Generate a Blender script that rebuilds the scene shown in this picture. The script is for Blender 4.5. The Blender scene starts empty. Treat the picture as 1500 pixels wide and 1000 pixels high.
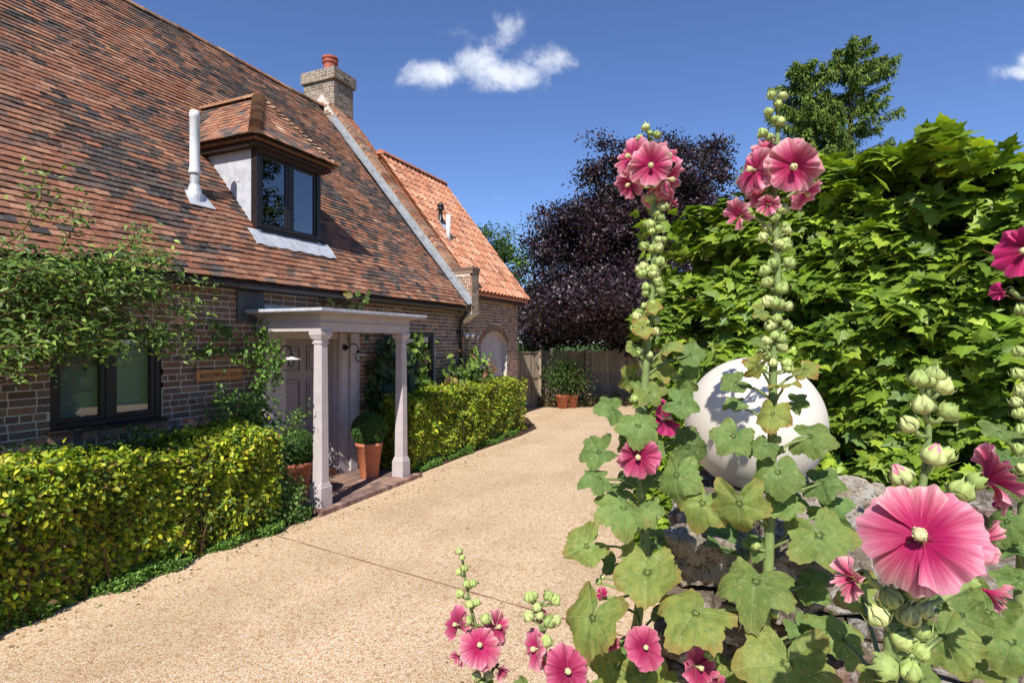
import bpy, math, random
import numpy as np
from mathutils import Vector, noise as mn
R = math.radians
scene = bpy.context.scene
# ------------------------------------------------------------ camera, sky, sun
# world: X runs along the house wall, Y into the house, Z up. The wall's face lies at Y = 6.3
CF = np.array([.9153, .4027, 0.]); CR = np.array([.4027, -.9153, 0.]); EYE = 2.2
cam_d = bpy.data.cameras.new('camera'); cam = bpy.data.objects.new('camera', cam_d)
scene.collection.objects.link(cam); scene.camera = cam
cam.location = (0, 0, EYE); cam.rotation_euler = (R(90), 0, math.atan2(.4027, .9153) - R(90))
cam_d.sensor_width = 36; cam_d.lens = 36 * 830 / 1500; cam_d.clip_start = .05; cam_d.clip_end = 2000
cam_d.dof.use_dof = False
scene.render.resolution_x = 1024; scene.render.resolution_y = 682
SUN_EL, SUN_AZ = R(46), R(12)          # elevation; angle of the sun in front of the wall's plane, from -X
to_sun = Vector((-math.cos(SUN_AZ) * math.cos(SUN_EL), -math.sin(SUN_AZ) * math.cos(SUN_EL), math.sin(SUN_EL)))
w = bpy.data.worlds.new('World'); scene.world = w; w.use_nodes = True
sl = bpy.data.lights.new('sun', 'SUN'); sl.energy = 4.7; sl.angle = R(.53); sl.color = (1, .95, .88)
so = bpy.data.objects.new('sun', sl); scene.collection.objects.link(so)
so.rotation_euler = to_sun.to_track_quat('Z', 'Y').to_euler()
vs = scene.view_settings; vs.view_transform = 'Standard'; vs.look = 'None'; vs.exposure = 0.55; vs.gamma = 1
scene.cycles.max_bounces = 6; scene.cycles.diffuse_bounces = 3; scene.cycles.glossy_bounces = 3
scene.cycles.transmission_bounces = 4; scene.cycles.transparent_max_bounces = 8
scene.cycles.use_denoising = True; scene.cycles.caustics_reflective = False; scene.cycles.caustics_refractive = False
scene.cycles.sample_clamp_indirect = 6


def world_nodes():
    nt = w.node_tree; n = nt.nodes; l = nt.links; n.clear()
    out = n.new('ShaderNodeOutputWorld'); bg = n.new('ShaderNodeBackground'); sky = n.new('ShaderNodeTexSky')
    sky.sky_type = 'NISHITA'; sky.sun_disc = False; sky.sun_elevation = SUN_EL
    sky.sun_rotation = math.atan2(to_sun.x, to_sun.y); sky.air_density = 1.0; sky.dust_density = .15; sky.ozone_density = 4.5
    sky.altitude = 900
    bg.inputs[1].default_value = .118
    tint = n.new('ShaderNodeMix'); tint.data_type = 'RGBA'; tint.blend_type = 'MULTIPLY'; tint.inputs[0].default_value = 1
    tint.inputs[7].default_value = (.70, .74, .90, 1)
    l.new(sky.outputs[0], tint.inputs[6])
    geo = n.new('ShaderNodeTexCoord')

    def dot(v):
        d = n.new('ShaderNodeVectorMath'); d.operation = 'DOT_PRODUCT'; d.inputs[1].default_value = tuple(v)
        l.new(geo.outputs['Generated'], d.inputs[0]); return d.outputs['Value']

    def m(op, a, b=None, clamp=False):
        x = n.new('ShaderNodeMath'); x.operation = op; x.use_clamp = clamp
        for i, v in enumerate((a, b)):
            if v is None: continue
            if isinstance(v, (int, float)): x.inputs[i].default_value = v
            else: l.new(v, x.inputs[i])
        return x.outputs[0]
    f = dot(CF); fpos = m('MAXIMUM', f, .05)
    u = m('DIVIDE', dot(CR), fpos); v = m('DIVIDE', dot((0, 0, 1)), fpos)     # a tangent plane on the sky dome round a fixed compass bearing
    comb = n.new('ShaderNodeCombineXYZ'); l.new(u, comb.inputs[0]); l.new(v, comb.inputs[1])
    n1 = n.new('ShaderNodeTexNoise'); n1.inputs['Scale'].default_value = 14; n1.inputs['Detail'].default_value = 7
    n1.inputs['Roughness'].default_value = .66; n1.inputs['Distortion'].default_value = .25
    l.new(comb.outputs[0], n1.inputs['Vector'])
    tot = None
    for cx, cy, rx, ry, k in ((640, 108, 62, 22, 1.0), (690, 92, 50, 34, .95), (736, 40, 34, 46, .62), (745, 112, 70, 26, 1.0),
                           (810, 88, 58, 30, .75), (1494, 104, 34, 16, .9), (1505, 92, 30, 18, .8), (700, 292, 60, 12, .35), (690, 60, 50, 30, .5)):
        a = m('DIVIDE', m('SUBTRACT', u, (cx - 750) / 830), rx / 830); b = m('DIVIDE', m('SUBTRACT', v, (500 - cy) / 830), ry / 830)
        d = m('ADD', m('MULTIPLY', a, a), m('MULTIPLY', b, b))
        g = m('MULTIPLY', m('EXPONENT', m('MULTIPLY', d, -1.1)), k)
        tot = g if tot is None else m('MAXIMUM', tot, g)
    dens = m('ADD', tot, m('MULTIPLY', m('SUBTRACT', n1.outputs[0], .5), 1.9))
    mr = n.new('ShaderNodeMapRange'); mr.interpolation_type = 'SMOOTHSTEP'; l.new(dens, mr.inputs[0])
    mr.inputs[1].default_value = .26; mr.inputs[2].default_value = 1.15; mr.inputs[3].default_value = 0; mr.inputs[4].default_value = .93
    mask = m('MULTIPLY', m('MULTIPLY', mr.outputs[0], m('GREATER_THAN', f, .1)), m('MINIMUM', m('MULTIPLY', tot, 3.), 1.))
    mx = n.new('ShaderNodeMix'); mx.data_type = 'RGBA'
    mx.inputs[7].default_value = (5.6, 5.9, 6.5, 1)
    l.new(mask, mx.inputs[0]); l.new(tint.outputs[2], mx.inputs[6])
    l.new(mx.outputs[2], bg.inputs[0]); l.new(bg.outputs[0], out.inputs[0])


world_nodes()

# ------------------------------------------------------------ helpers
rng = np.random.default_rng(7); random.seed(7)


def unit(a):
    a = np.asarray(a, float); return a / np.maximum(np.linalg.norm(a, axis=-1, keepdims=True), 1e-9)


def at(px, py, D):
    """a point D metres ahead of the photographer's place (used once, to lay things out in metres)"""
    return CF * D + CR * (px - 750) / 830 * D + np.array([0, 0, EYE + (500 - py) / 830 * D])


class MB:
    def __init__(s): s.v = []; s.f = []; s.c = []; s.uv = []; s.n = 0; s.mi = []; s.hasuv = False

    def add(s, v, f, c=(1, 1, 1), uv=None, mi=0):
        v = np.asarray(v, float).reshape(-1, 3); k = len(v)
        c = np.asarray(c, float)
        s.c.append(np.broadcast_to(c, (k, 3)) if c.ndim == 1 else c)
        s.uv.append(np.zeros((k, 2)) if uv is None else np.asarray(uv, float)); s.hasuv |= uv is not None
        s.f += [tuple(i + s.n for i in q) for q in f]; s.mi += [mi] * len(f); s.v.append(v); s.n += k

    def addmany(s, V, F, C, uv=None):
        """V (m,k,3), F faces of one template, C (m,3)"""
        m, k = V.shape[:2]
        s.v.append(V.reshape(-1, 3)); s.c.append(np.repeat(C, k, 0) if C.ndim == 2 else C.reshape(-1, 3))
        s.uv.append(np.zeros((m * k, 2)) if uv is None else np.tile(uv, (m, 1))); s.hasuv |= uv is not None
        base = s.n
        offs = base + np.arange(m) * k
        for q in F:
            s.f += (offs[:, None] + np.array(q)[None, :]).tolist()
        s.mi += [0] * (m * len(F)); s.n += m * k

    def box(s, a, b, c=(1, 1, 1), mi=0):
        x0, y0, z0 = a; x1, y1, z1 = b
        v = [(x0, y0, z0), (x1, y0, z0), (x1, y1, z0), (x0, y1, z0), (x0, y0, z1), (x1, y0, z1), (x1, y1, z1), (x0, y1, z1)]
        s.add(v, [(0, 3, 2, 1), (4, 5, 6, 7), (0, 1, 5, 4), (1, 2, 6, 5), (2, 3, 7, 6), (3, 0, 4, 7)], c, None, mi)

    def obox(s, o, ax, ay, az, c=(1, 1, 1), mi=0):
        """box from corner o along three vectors"""
        o, ax, ay, az = [np.asarray(q, float) for q in (o, ax, ay, az)]
        v = [o, o + ax, o + ax + ay, o + ay, o + az, o + ax + az, o + ax + ay + az, o + ay + az]
        s.add(v, [(0, 3, 2, 1), (4, 5, 6, 7), (0, 1, 5, 4), (1, 2, 6, 5), (2, 3, 7, 6), (3, 0, 4, 7)], c, None, mi)

    def tube(s, pts, rad, seg=8, c=(1, 1, 1), cap=True, mi=0):
        pts = np.asarray(pts, float); n = len(pts)
        rad = np.broadcast_to(np.asarray(rad, float), (n,))
        t = unit(np.gradient(pts, axis=0)); up = np.array([0, 0, 1.]) if abs(t[0][2]) < .9 else np.array([1., 0, 0])
        V = []
        a = unit(np.cross(t[0], up))
        for i in range(n):
            a = unit(a - t[i] * np.dot(a, t[i])); b = np.cross(t[i], a)
            th = np.arange(seg) * 2 * math.pi / seg
            V.append(pts[i] + rad[i] * (np.cos(th)[:, None] * a + np.sin(th)[:, None] * b))
        V = np.concatenate(V); F = []
        for i in range(n - 1):
            for j in range(seg):
                k = (j + 1) % seg
                F.append((i * seg + j, i * seg + k, (i + 1) * seg + k, (i + 1) * seg + j))
        if cap: F += [tuple(range(seg))[::-1], tuple((n - 1) * seg + j for j in range(seg))]
        s.add(V, F, c, None, mi)

    def lathe(s, base, prof, seg=24, c=(1, 1, 1), mi=0):
        base = np.asarray(base, float); th = np.arange(seg) * 2 * math.pi / seg
        V = np.concatenate([base + np.stack([r * np.cos(th), r * np.sin(th), np.full(seg, z)], 1) for r, z in prof]); F = []
        for i in range(len(prof) - 1):
            for j in range(seg):
                k = (j + 1) % seg; F.append((i * seg + j, i * seg + k, (i + 1) * seg + k, (i + 1) * seg + j))
        F += [tuple(range(seg))[::-1], tuple((len(prof) - 1) * seg + j for j in range(seg))]
        s.add(V, F, c, None, mi)

    def build(s, name, mats, parent=None, smooth=False, base=None, bevel=0):
        me = bpy.data.meshes.new(name)
        V = np.concatenate(s.v) if s.v else np.zeros((0, 3))
        o = bpy.data.objects.new(name, me); scene.collection.objects.link(o)
        if parent is not None:
            o.parent = parent; off = WL[parent.name]
        elif base is not None: off = np.asarray(base, float); o.location = base
        else: off = np.zeros(3)
        WL[o.name] = off
        me.from_pydata((V - off).tolist(), [], s.f)
        ca = me.color_attributes.new('Col', 'FLOAT_COLOR', 'POINT')
        C = np.concatenate(s.c); ca.data.foreach_set('color', np.concatenate([C, np.ones((len(C), 1))], 1).ravel().astype(np.float32))
        if s.hasuv:
            UV = np.concatenate(s.uv); li = np.zeros(len(me.loops), np.int32); me.loops.foreach_get('vertex_index', li)
            uvl = me.uv_layers.new(name='UVMap'); uvl.data.foreach_set('uv', UV[li].ravel().astype(np.float32))
        for m in (mats if isinstance(mats, (list, tuple)) else [mats]): me.materials.append(m)
        if any(s.mi): me.polygons.foreach_set('material_index', s.mi)
        if smooth: me.polygons.foreach_set('use_smooth', [True] * len(me.polygons))
        if bevel:
            b = o.modifiers.new('bevel', 'BEVEL'); b.width = bevel; b.segments = 2; b.limit_method = 'ANGLE'
        me.update(); return o


WL = {}


def tag(o, label=None, cat=None, group=None, kind=None):
    if label: o['label'] = label
    if cat: o['category'] = cat
    if group: o['group'] = group
    if kind: o['kind'] = kind
    return o


def thing(name, loc, label, cat, group=None):
    o = bpy.data.objects.new(name, None); scene.collection.objects.link(o); o.location = loc; o.empty_display_size = .1
    WL[o.name] = np.asarray(loc, float); return tag(o, label, cat, group)


def scatter(mb, tv, tf, P, N, T, S, C, uv=None):
    """copies of a leaf shape tv (x across, y to the tip, z along the normal)"""
    N = unit(N); B = unit(np.cross(T, N)); T = np.cross(N, B)
    tv = np.asarray(tv, float); S = np.asarray(S)[:, None, None] if np.ndim(S) else S
    V = P[:, None, :] + S * (tv[None, :, 0:1] * B[:, None, :] + tv[None, :, 1:2] * T[:, None, :] + tv[None, :, 2:3] * N[:, None, :])
    mb.addmany(V, tf, np.asarray(C), uv)


def rand_dirs(n, bias=(0, 0, 0), r=rng):
    return unit(r.normal(size=(n, 3)) + np.asarray(bias))


def pick(pal, n, var=.15, r=rng, wts=None):
    pal = np.asarray(pal, float)
    if wts is not None: wts = np.asarray(wts, float) / sum(wts)
    c = pal[r.choice(len(pal), n, p=wts)]
    return np.clip(c * (1 + var * r.normal(size=(n, 1))), .003, .95)


# leaf shapes
OVAL = [(0, 0, 0), (-.28, .32, .07), (0, .35, 0), (.28, .32, .07), (-.2, .72, .04), (0, .75, -.03), (.2, .72, .04), (0, 1, -.1)]
OVAL_F = [(0, 2, 1), (0, 3, 2), (1, 2, 5, 4), (2, 3, 6, 5), (4, 5, 7), (5, 6, 7)]
SLIM = [(0, 0, 0), (-.16, .4, .04), (0, .42, 0), (.16, .4, .04), (0, 1, -.1)]
SLIM_F = [(0, 2, 1), (0, 3, 2), (1, 2, 4), (2, 3, 4)]
DIA = [(0, 0, 0), (.3, .5, .05), (0, 1, 0), (-.3, .5, .05)]; DIA_F = [(0, 1, 2, 3)]

# ------------------------------------------------------------ materials


class NT:
    def __init__(s, name):
        s.m = bpy.data.materials.new(name); s.m.use_nodes = True; s.t = s.m.node_tree; s.n = s.t.nodes; s.l = s.t.links
        s.n.clear(); s.out = s.n.new('ShaderNodeOutputMaterial'); s.p = s.n.new('ShaderNodeBsdfPrincipled'); s.l.new(s.p.outputs[0], s.out.inputs[0])

    def link(s, a, b): s.l.new(a, b)

    def set(s, sock, v):
        if isinstance(v, (int, float)): sock.default_value = v
        elif isinstance(v, tuple): sock.default_value = v if len(v) != 3 or sock.type == 'VECTOR' else (*v, 1)
        else: s.l.new(v, sock)

    def math(s, op, a, b=0., c=None):
        x = s.n.new('ShaderNodeMath'); x.operation = op; s.set(x.inputs[0], a); s.set(x.inputs[1], b)
        if c is not None: s.set(x.inputs[2], c)
        return x.outputs[0]

    def mix(s, f, a, b, bt='MIX'):
        x = s.n.new('ShaderNodeMix'); x.data_type = 'RGBA'; x.blend_type = bt
        s.set(x.inputs[0], f); s.set(x.inputs[6], a); s.set(x.inputs[7], b); return x.outputs[2]

    def coord(s, k='Object'): return s.n.new('ShaderNodeTexCoord').outputs[k]

    def noise(s, scale, detail=4, rough=.55, vec=None, out=0, dist=0):
        x = s.n.new('ShaderNodeTexNoise'); x.inputs['Scale'].default_value = scale; x.inputs['Detail'].default_value = detail
        x.inputs['Roughness'].default_value = rough; x.inputs['Distortion'].default_value = dist
        s.l.new(vec if vec is not None else s.coord(), x.inputs['Vector']); return x.outputs[out]

    def rng(s, v, a, b, c=0., d=1.):
        x = s.n.new('ShaderNodeMapRange'); s.set(x.inputs[0], v)
        for i, q in enumerate((a, b, c, d)): x.inputs[i + 1].default_value = q
        return x.outputs[0]

    def ramp(s, v, stops):
        x = s.n.new('ShaderNodeValToRGB'); e = x.color_ramp.elements; s.set(x.inputs[0], v)
        while len(e) < len(stops): e.new(.5)
        for i, (p, c) in enumerate(stops): e[i].position = p; e[i].color = (*c, 1)
        return x.outputs[0]

    def bump(s, h, strength=.3, dist=.01):
        b = s.n.new('ShaderNodeBump'); b.inputs['Strength'].default_value = strength; b.inputs['Distance'].default_value = dist
        s.l.new(h, b.inputs['Height']); s.l.new(b.outputs[0], s.p.inputs['Normal']); return b

    def attr(s, k='Col'):
        a = s.n.new('ShaderNodeAttribute'); a.attribute_name = k; return a.outputs['Color']

    def fin(s, col=None, rough=.6, spec=.5, metal=0.):
        if col is not None: s.set(s.p.inputs['Base Color'], col)
        s.set(s.p.inputs['Roughness'], rough); s.p.inputs['Specular IOR Level'].default_value = spec; s.p.inputs['Metallic'].default_value = metal
        return s.m


def simple(name, col, rough=.5, spec=.5, metal=0., var=.12, scale=6, bump=.1, bscale=60):
    t = NT(name); n = t.noise(scale, 5); f = t.rng(n, .3, .7, 1 - var, 1 + var)
    c = t.n.new('ShaderNodeVectorMath'); c.operation = 'SCALE'; c.inputs[0].default_value = col; t.link(f, c.inputs['Scale'])
    t.fin(c.outputs[0], rough, spec, metal)
    if bump: t.bump(t.noise(bscale, 4), bump, .004)
    return t.m


def leafmat(name, transl=.3, rough=.45, spec=.35, var=.25, vscale=9):
    t = NT(name); n = t.noise(vscale, 3)
    c = t.mix(1., t.attr(), t.ramp(n, [(.3, (1 - var,) * 3), (.7, (1 + var, 1 + var, 1 + var * .6))]), 'MULTIPLY')
    t.fin(c, rough, spec)
    tr = t.n.new('ShaderNodeBsdfTranslucent'); t.link(t.mix(1., c, (1.3, 1.35, .5), 'MULTIPLY'), tr.inputs[0])
    mx = t.n.new('ShaderNodeMixShader'); mx.inputs[0].default_value = transl
    t.link(t.p.outputs[0], mx.inputs[1]); t.link(tr.outputs[0], mx.inputs[2]); t.link(mx.outputs[0], t.out.inputs[0])
    return t.m


def attrmat(name, rough=.85, spec=.25, scale=30, var=.3, bump=.5, bscale=160, speck=None, bdist=.003):
    t = NT(name); n = t.noise(scale, 6, .65)
    c = t.mix(1., t.attr(), t.ramp(n, [(.3, (1 - var,) * 3), (.7, (1 + var,) * 3)]), 'MULTIPLY')
    if speck:
        sc, th, col = speck; c = t.mix(t.rng(t.noise(sc, 5, .7), th, th + .06), c, col)
    t.fin(c, rough, spec)
    if bump: t.bump(t.noise(bscale, 5, .7), bump, bdist)
    return t.m


M = {}
M['brick'] = attrmat('brick', speck=(38, .66, (.34, .30, .25)))
M['tile'] = attrmat('roof_tile', rough=.9, scale=26, var=.36, bump=.6, bscale=90, speck=(26, .63, (.44, .38, .30)))
M['pantile'] = attrmat('pantile', rough=.8, scale=7, var=.22, bump=.3, bscale=70)
M['mortar'] = simple('mortar', (.56, .50, .43), .95, .1, var=.2, scale=12, bump=.5, bscale=150)
M['paint'] = simple('warm_grey_paint', (.45, .40, .395), .55, .35, var=.09, scale=7, bump=.12)
M['door_paint'] = simple('door_paint', (.27, .225, .225), .4, .4, var=.05)
M['lead'] = simple('lead', (.50, .515, .54), .5, .5, .15, var=.2, scale=9, bump=.25, bscale=25)
M['lead_grey'] = simple('grey_lead', (.30, .315, .33), .55, .4, .2, var=.25, scale=9, bump=.25, bscale=25)
M['lead_dark'] = simple('weathered_lead', (.20, .21, .23), .5, .5, .3, var=.3, scale=14, bump=.3, bscale=30)
M['white_pipe'] = simple('white_pipe', (.62, .63, .64), .45, .4, var=.1, scale=5, bump=.05)
M['grey_pipe'] = simple('grey_pipe', (.28, .29, .30), .5, .4, var=.15, bump=.1)
M['dark'] = simple('black_paint', (.016, .014, .014), .38, .5, var=.3, bump=.05)
M['frame'] = simple('stained_frame', (.018, .013, .012), .42, .45, var=.35, scale=20, bump=.15, bscale=90)
M['pot'] = simple('terracotta', (.48, .165, .09), .8, .25, var=.2, scale=11, bump=.25, bscale=70)
M['chimpot'] = simple('chimney_pot_clay', (.36, .10, .065), .75, .25, var=.2, scale=8, bump=.15)
M['soil'] = simple('soil', (.055, .035, .022), .95, .1, var=.4, scale=20, bump=1., bscale=60)
M['wood'] = simple('oak', (.46, .22, .085), .6, .3, var=.25, scale=12, bump=.2)
M['bark'] = simple('bark', (.10, .075, .055), .95, .1, var=.4, scale=14, bump=.8, bscale=40)
M['twig'] = simple('twig', (.12, .075, .04), .9, .15, var=.3, bump=.2)
M['stemgreen'] = attrmat('green_stem', rough=.6, spec=.3, scale=40, var=.2, bump=.3, bscale=300, bdist=.0008)
M['blind'] = None
M['white'] = simple('white_enamel', (.7, .69, .66), .35, .5, var=.05, bump=0)
M['leaf'] = leafmat('leaf')
M['hedge_leaf'] = leafmat('hedge_leaf', .36, .45, .3, .25, 6)
M['purple_leaf'] = leafmat('purple_leaf', .12, .42, .45, .3, 1.2)
M['needle'] = leafmat('needle', .15, .6, .2, .3, .8)
M['box_leaf'] = leafmat('box_leaf', .2, .45, .35, .2, 20)


def fence_mat():
    t = NT('weathered_board'); v = t.n.new('ShaderNodeMapping'); v.inputs['Scale'].default_value = (14, 14, 1.2); t.link(t.coord(), v.inputs[0])
    n = t.noise(2.2, 6, .65, v.outputs[0]); c = t.mix(1., t.attr(), t.ramp(n, [(.3, (.6, .6, .6)), (.7, (1.3, 1.3, 1.3))]), 'MULTIPLY')
    t.fin(c, .9, .15); t.bump(n, .4, .004); return t.m


M['board'] = fence_mat()


def glass(name, boost=1., tint=(.85, .9, .9)):
    t = NT(name); t.n.remove(t.p)
    tr = t.n.new('ShaderNodeBsdfTransparent'); tr.inputs[0].default_value = (*tint, 1)
    gl = t.n.new('ShaderNodeBsdfGlossy'); gl.inputs['Roughness'].default_value = .004
    fr = t.n.new('ShaderNodeFresnel'); fr.inputs[0].default_value = 1.5
    mx = t.n.new('ShaderNodeMixShader'); t.link(t.math('MINIMUM', t.math('MULTIPLY', fr.outputs[0], boost), 1.), mx.inputs[0])
    bmp = t.n.new('ShaderNodeBump'); bmp.inputs['Strength'].default_value = .03; bmp.inputs['Distance'].default_value = .01
    t.link(t.noise(2.5, 1), bmp.inputs['Height']); t.link(bmp.outputs[0], gl.inputs['Normal'])
    t.link(tr.outputs[0], mx.inputs[1]); t.link(gl.outputs[0], mx.inputs[2]); t.link(mx.outputs[0], t.out.inputs[0]); return t.m


M['glass'] = glass('window_glass', 2.4)
M['glass_bright'] = glass('dormer_glass', 5.5)
M['clear'] = glass('clear_glass', 1.5)


def blind_mat():
    t = NT('slatted_blind'); s = t.n.new('ShaderNodeSeparateXYZ'); t.link(t.coord(), s.inputs[0])
    f = t.math('FRACT', t.math('MULTIPLY', s.outputs[2], 40.)); c = t.ramp(f, [(0., (.12, .12, .11)), (.25, (.58, .56, .52)), (.9, (.66, .64, .6))])
    return t.fin(c, .6, .2)


M['blind'] = blind_mat()


def gravel_mat():
    t = NT('resin_bound_gravel'); co = t.coord()
    v = t.n.new('ShaderNodeTexVoronoi'); v.inputs['Scale'].default_value = 118; t.link(co, v.inputs['Vector'])
    sep = t.n.new('ShaderNodeSeparateColor'); t.link(v.outputs['Color'], sep.inputs[0])
    c = t.ramp(sep.outputs[0], [(0., (.36, .20, .10)), (.14, (.52, .33, .18)), (.4, (.62, .44, .265)), (.62, (.69, .53, .35)), (.85, (.76, .64, .48)), (1., (.82, .75, .63))])
    big = t.noise(.9, 6, .68, dist=.4); c = t.mix(1., c, t.ramp(big, [(.3, (.80, .77, .73)), (.5, (.97, .96, .94)), (.7, (1.05, 1.04, 1.03))]), 'MULTIPLY')
    wmap = t.n.new('ShaderNodeMapping'); wmap.inputs['Scale'].default_value = (.12, 1.3, 1); wmap.inputs['Rotation'].default_value = (0, 0, .12); t.link(co, wmap.inputs[0])
    c = t.mix(1., c, t.ramp(t.noise(1., 3, .5, wmap.outputs[0]), [(.35, (.93, .92, .90)), (.6, (1.04, 1.03, 1.02))]), 'MULTIPLY')
    v2 = t.n.new('ShaderNodeTexVoronoi'); v2.inputs['Scale'].default_value = 38; t.link(co, v2.inputs['Vector'])
    s2 = t.n.new('ShaderNodeSeparateColor'); t.link(v2.outputs['Color'], s2.inputs[0])
    c = t.mix(t.math('MULTIPLY', t.math('GREATER_THAN', s2.outputs[1], .9), .5), c, (.30, .16, .08))
    t.fin(t.mix(t.rng(v.outputs['Distance'], .3, .8, 0., .45), c, (.26, .16, .08)), .75, .3)
    t.bump(t.math('SUBTRACT', 1., v.outputs['Distance']), .55, .006); return t.m


M['gravel'] = gravel_mat()


def ground_mat():
    t = NT('grass_ground'); c = t.ramp(t.noise(.7, 6, .7), [(.3, (.03, .06, .012)), (.6, (.07, .11, .025)), (.8, (.14, .13, .06))])
    t.fin(c, .95, .1); t.bump(t.noise(25, 5), .8, .03); return t.m


M['ground'] = ground_mat()


def stone_mat():
    t = NT('lichened_stone'); co = t.coord()
    b = t.mix(1., t.attr(), t.ramp(t.noise(48, 8, .75), [(.28, (.40, .38, .36)), (.5, (1, 1, 1)), (.75, (1.5, 1.45, 1.35))]), 'MULTIPLY')
    b = t.mix(t.rng(t.noise(19, 9, .75, dist=.5), .51, .60), b, (.55, .53, .48))
    b = t.mix(t.rng(t.noise(85, 5, .7), .54, .62, 0., .85), b, (.10, .08, .06))
    b = t.mix(t.rng(t.noise(5, 6, .6), .60, .68, 0., .7), b, (.20, .17, .06))
    t.fin(b, .95, .1); t.bump(t.noise(90, 9, .8), 1., .014); return t.m


M['stone'] = stone_mat()
# ------------------------------------------------------------ ground
def sheet(x0, y0, x1, y1, z, nx=1, ny=1):
    mb = MB(); xs = np.linspace(x0, x1, nx + 1); ys = np.linspace(y0, y1, ny + 1)
    v = [(x, y, z) for y in ys for x in xs]
    f = [(j * (nx + 1) + i, j * (nx + 1) + i + 1, (j + 1) * (nx + 1) + i + 1, (j + 1) * (nx + 1) + i) for j in range(ny) for i in range(nx)]
    mb.add(v, f); return mb


tag(sheet(-600, -600, 900, 900, -.012, 4, 4).build('ground', M['ground']), kind='structure')


def poly(name, pts, z, mat):
    mb = MB(); mb.add([(x, y, z) for x, y in pts], [tuple(range(len(pts)))]); return tag(mb.build(name, mat), kind='structure')


poly('driveway', [(-9, -9), (1.9, -9), (8, -9), (22, -4), (21.2, 3), (20.2, 6.2), (18.2, 8.8), (16.4, 8.7), (15.2, 6.2), (13.4, 5.2), (12.2, 5.13), (10, 5.22), (7.9, 5.2), (5.3, 5.12), (4, 5.28), (2.4, 5.3), (-9, 5.45)], 0, M['gravel'])
poly('flower_bed', [(-9, 5.3), (2.4, 5.2), (5.3, 5.0), (7.9, 5.05), (12.2, 5.0), (13.6, 5.1), (15.6, 6.4), (15.6, 12), (-9, 12)], -.006, M['soil'])
# thin dark joint across the resin gravel
mb = MB(); a = np.array([4.83, 5.22]); b = np.array([4.0, -.5]); prev = None
V = []; F = []
for i in range(24):
    p = a + (b - a) * i / 23; ww = .008 + .003 * math.sin(i * 2.3)
    V += [(p[0] - ww, p[1], .002), (p[0] + ww, p[1], .002)]
    if i: F.append((2 * i - 2, 2 * i - 1, 2 * i + 1, 2 * i))
mb.add(V, F, (1, 1, 1)); tag(mb.build('driveway_joint', simple('joint', (.22, .12, .07), .9, .1, var=.5, scale=30, bump=.5)), kind='structure')

# ------------------------------------------------------------ bricks
BR = [(.20, .115, .082), (.16, .105, .085), (.26, .145, .09), (.125, .088, .080), (.31, .175, .11), (.23, .12, .08), (.17, .125, .11)]
BW = [3, 3, 2, 2, 1, 2, 2]
BR2 = [(.28, .17, .11), (.24, .15, .10), (.33, .20, .13), (.20, .13, .09), (.30, .155, .095)]
BGREY = [(.24, .19, .14), (.19, .15, .115), (.29, .23, .17), (.16, .12, .09), (.26, .18, .12)]


def bricks(mb, o, du, dn, u0, u1, z0, z1, pal=BR, wts=None, holes=(), depth=.05, L=.212, H=.062, g=.013, prot=.003, inside=None, jit=.0015):
    """rows of real bricks on a vertical face: o origin, du along the face, dn outward"""
    o = np.asarray(o, float); du = np.asarray(du, float); dn = np.asarray(dn, float); z = z0; row = 0
    while z < z1 - .01:
        h = min(H, z1 - z)
        head = row % 4 == 3; l0 = L if not head else (L - g) / 2
        u = u0 - (0 if row % 2 == 0 else l0 / 2) + (.03 * random.random() if head else 0)
        while u < u1:
            ll = l0
            if not head and random.random() < .10: ll = (L - g) / 2
            a = max(u, u0); b = min(u + ll, u1)
            segs = [(a, b)]
            for hx0, hx1, hz0, hz1 in holes:
                if z + h > hz0 + .012 and z < hz1 - .012:
                    ns = []
                    for s, e in segs:
                        if e <= hx0 or s >= hx1: ns.append((s, e)); continue
                        if s < hx0: ns.append((s, hx0 - .002))
                        if e > hx1: ns.append((hx1 + .002, e))
                    segs = ns
            for s, e in segs:
                if e - s < .025: continue
                if inside and not inside((s + e) / 2, z + h / 2): continue
                j = prot + random.uniform(-jit, jit)
                c = pick([random.choices(pal, wts)[0]], 1, .14)[0]
                p = o + du * s + np.array([0, 0, z + random.uniform(-.0015, .0015)]) - dn * depth
                mb.obox(p, du * (e - s), dn * (depth + j), np.array([0, 0, h]), c)
            u += ll + g
        z += H + g; row += 1


def wallbody(mb, x0, x1, y0, y1, z0, z1, holes):
    xs = sorted({x0, x1, *[h[0] for h in holes], *[h[1] for h in holes]})
    for a, b in zip(xs, xs[1:]):
        hs = sorted([h for h in holes if h[0] <= a and h[1] >= b], key=lambda h: h[2]); z = z0
        for h in hs:
            if h[2] > z: mb.box((a, y0, z), (b, y1, h[2]))
            z = h[3]
        if z < z1: mb.box((a, y0, z), (b, y1, z1))


# ------------------------------------------------------------ the house
WY = 6.3
house = thing('brick_house', (6, 8, 0), 'old brick cottage with a steep mottled brown tiled roof, dormer and columned porch', 'house')
WL_ = [(3.22, 4.35, 1.32, 2.33), (9.2, 10.28, 1.28, 2.40), (5.80, 7.78, .07, 2.34)]
mb = MB(); wallbody(mb, -3, 11.345, WY + .004, WY + .30, 0, 3.1, WL_)
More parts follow.
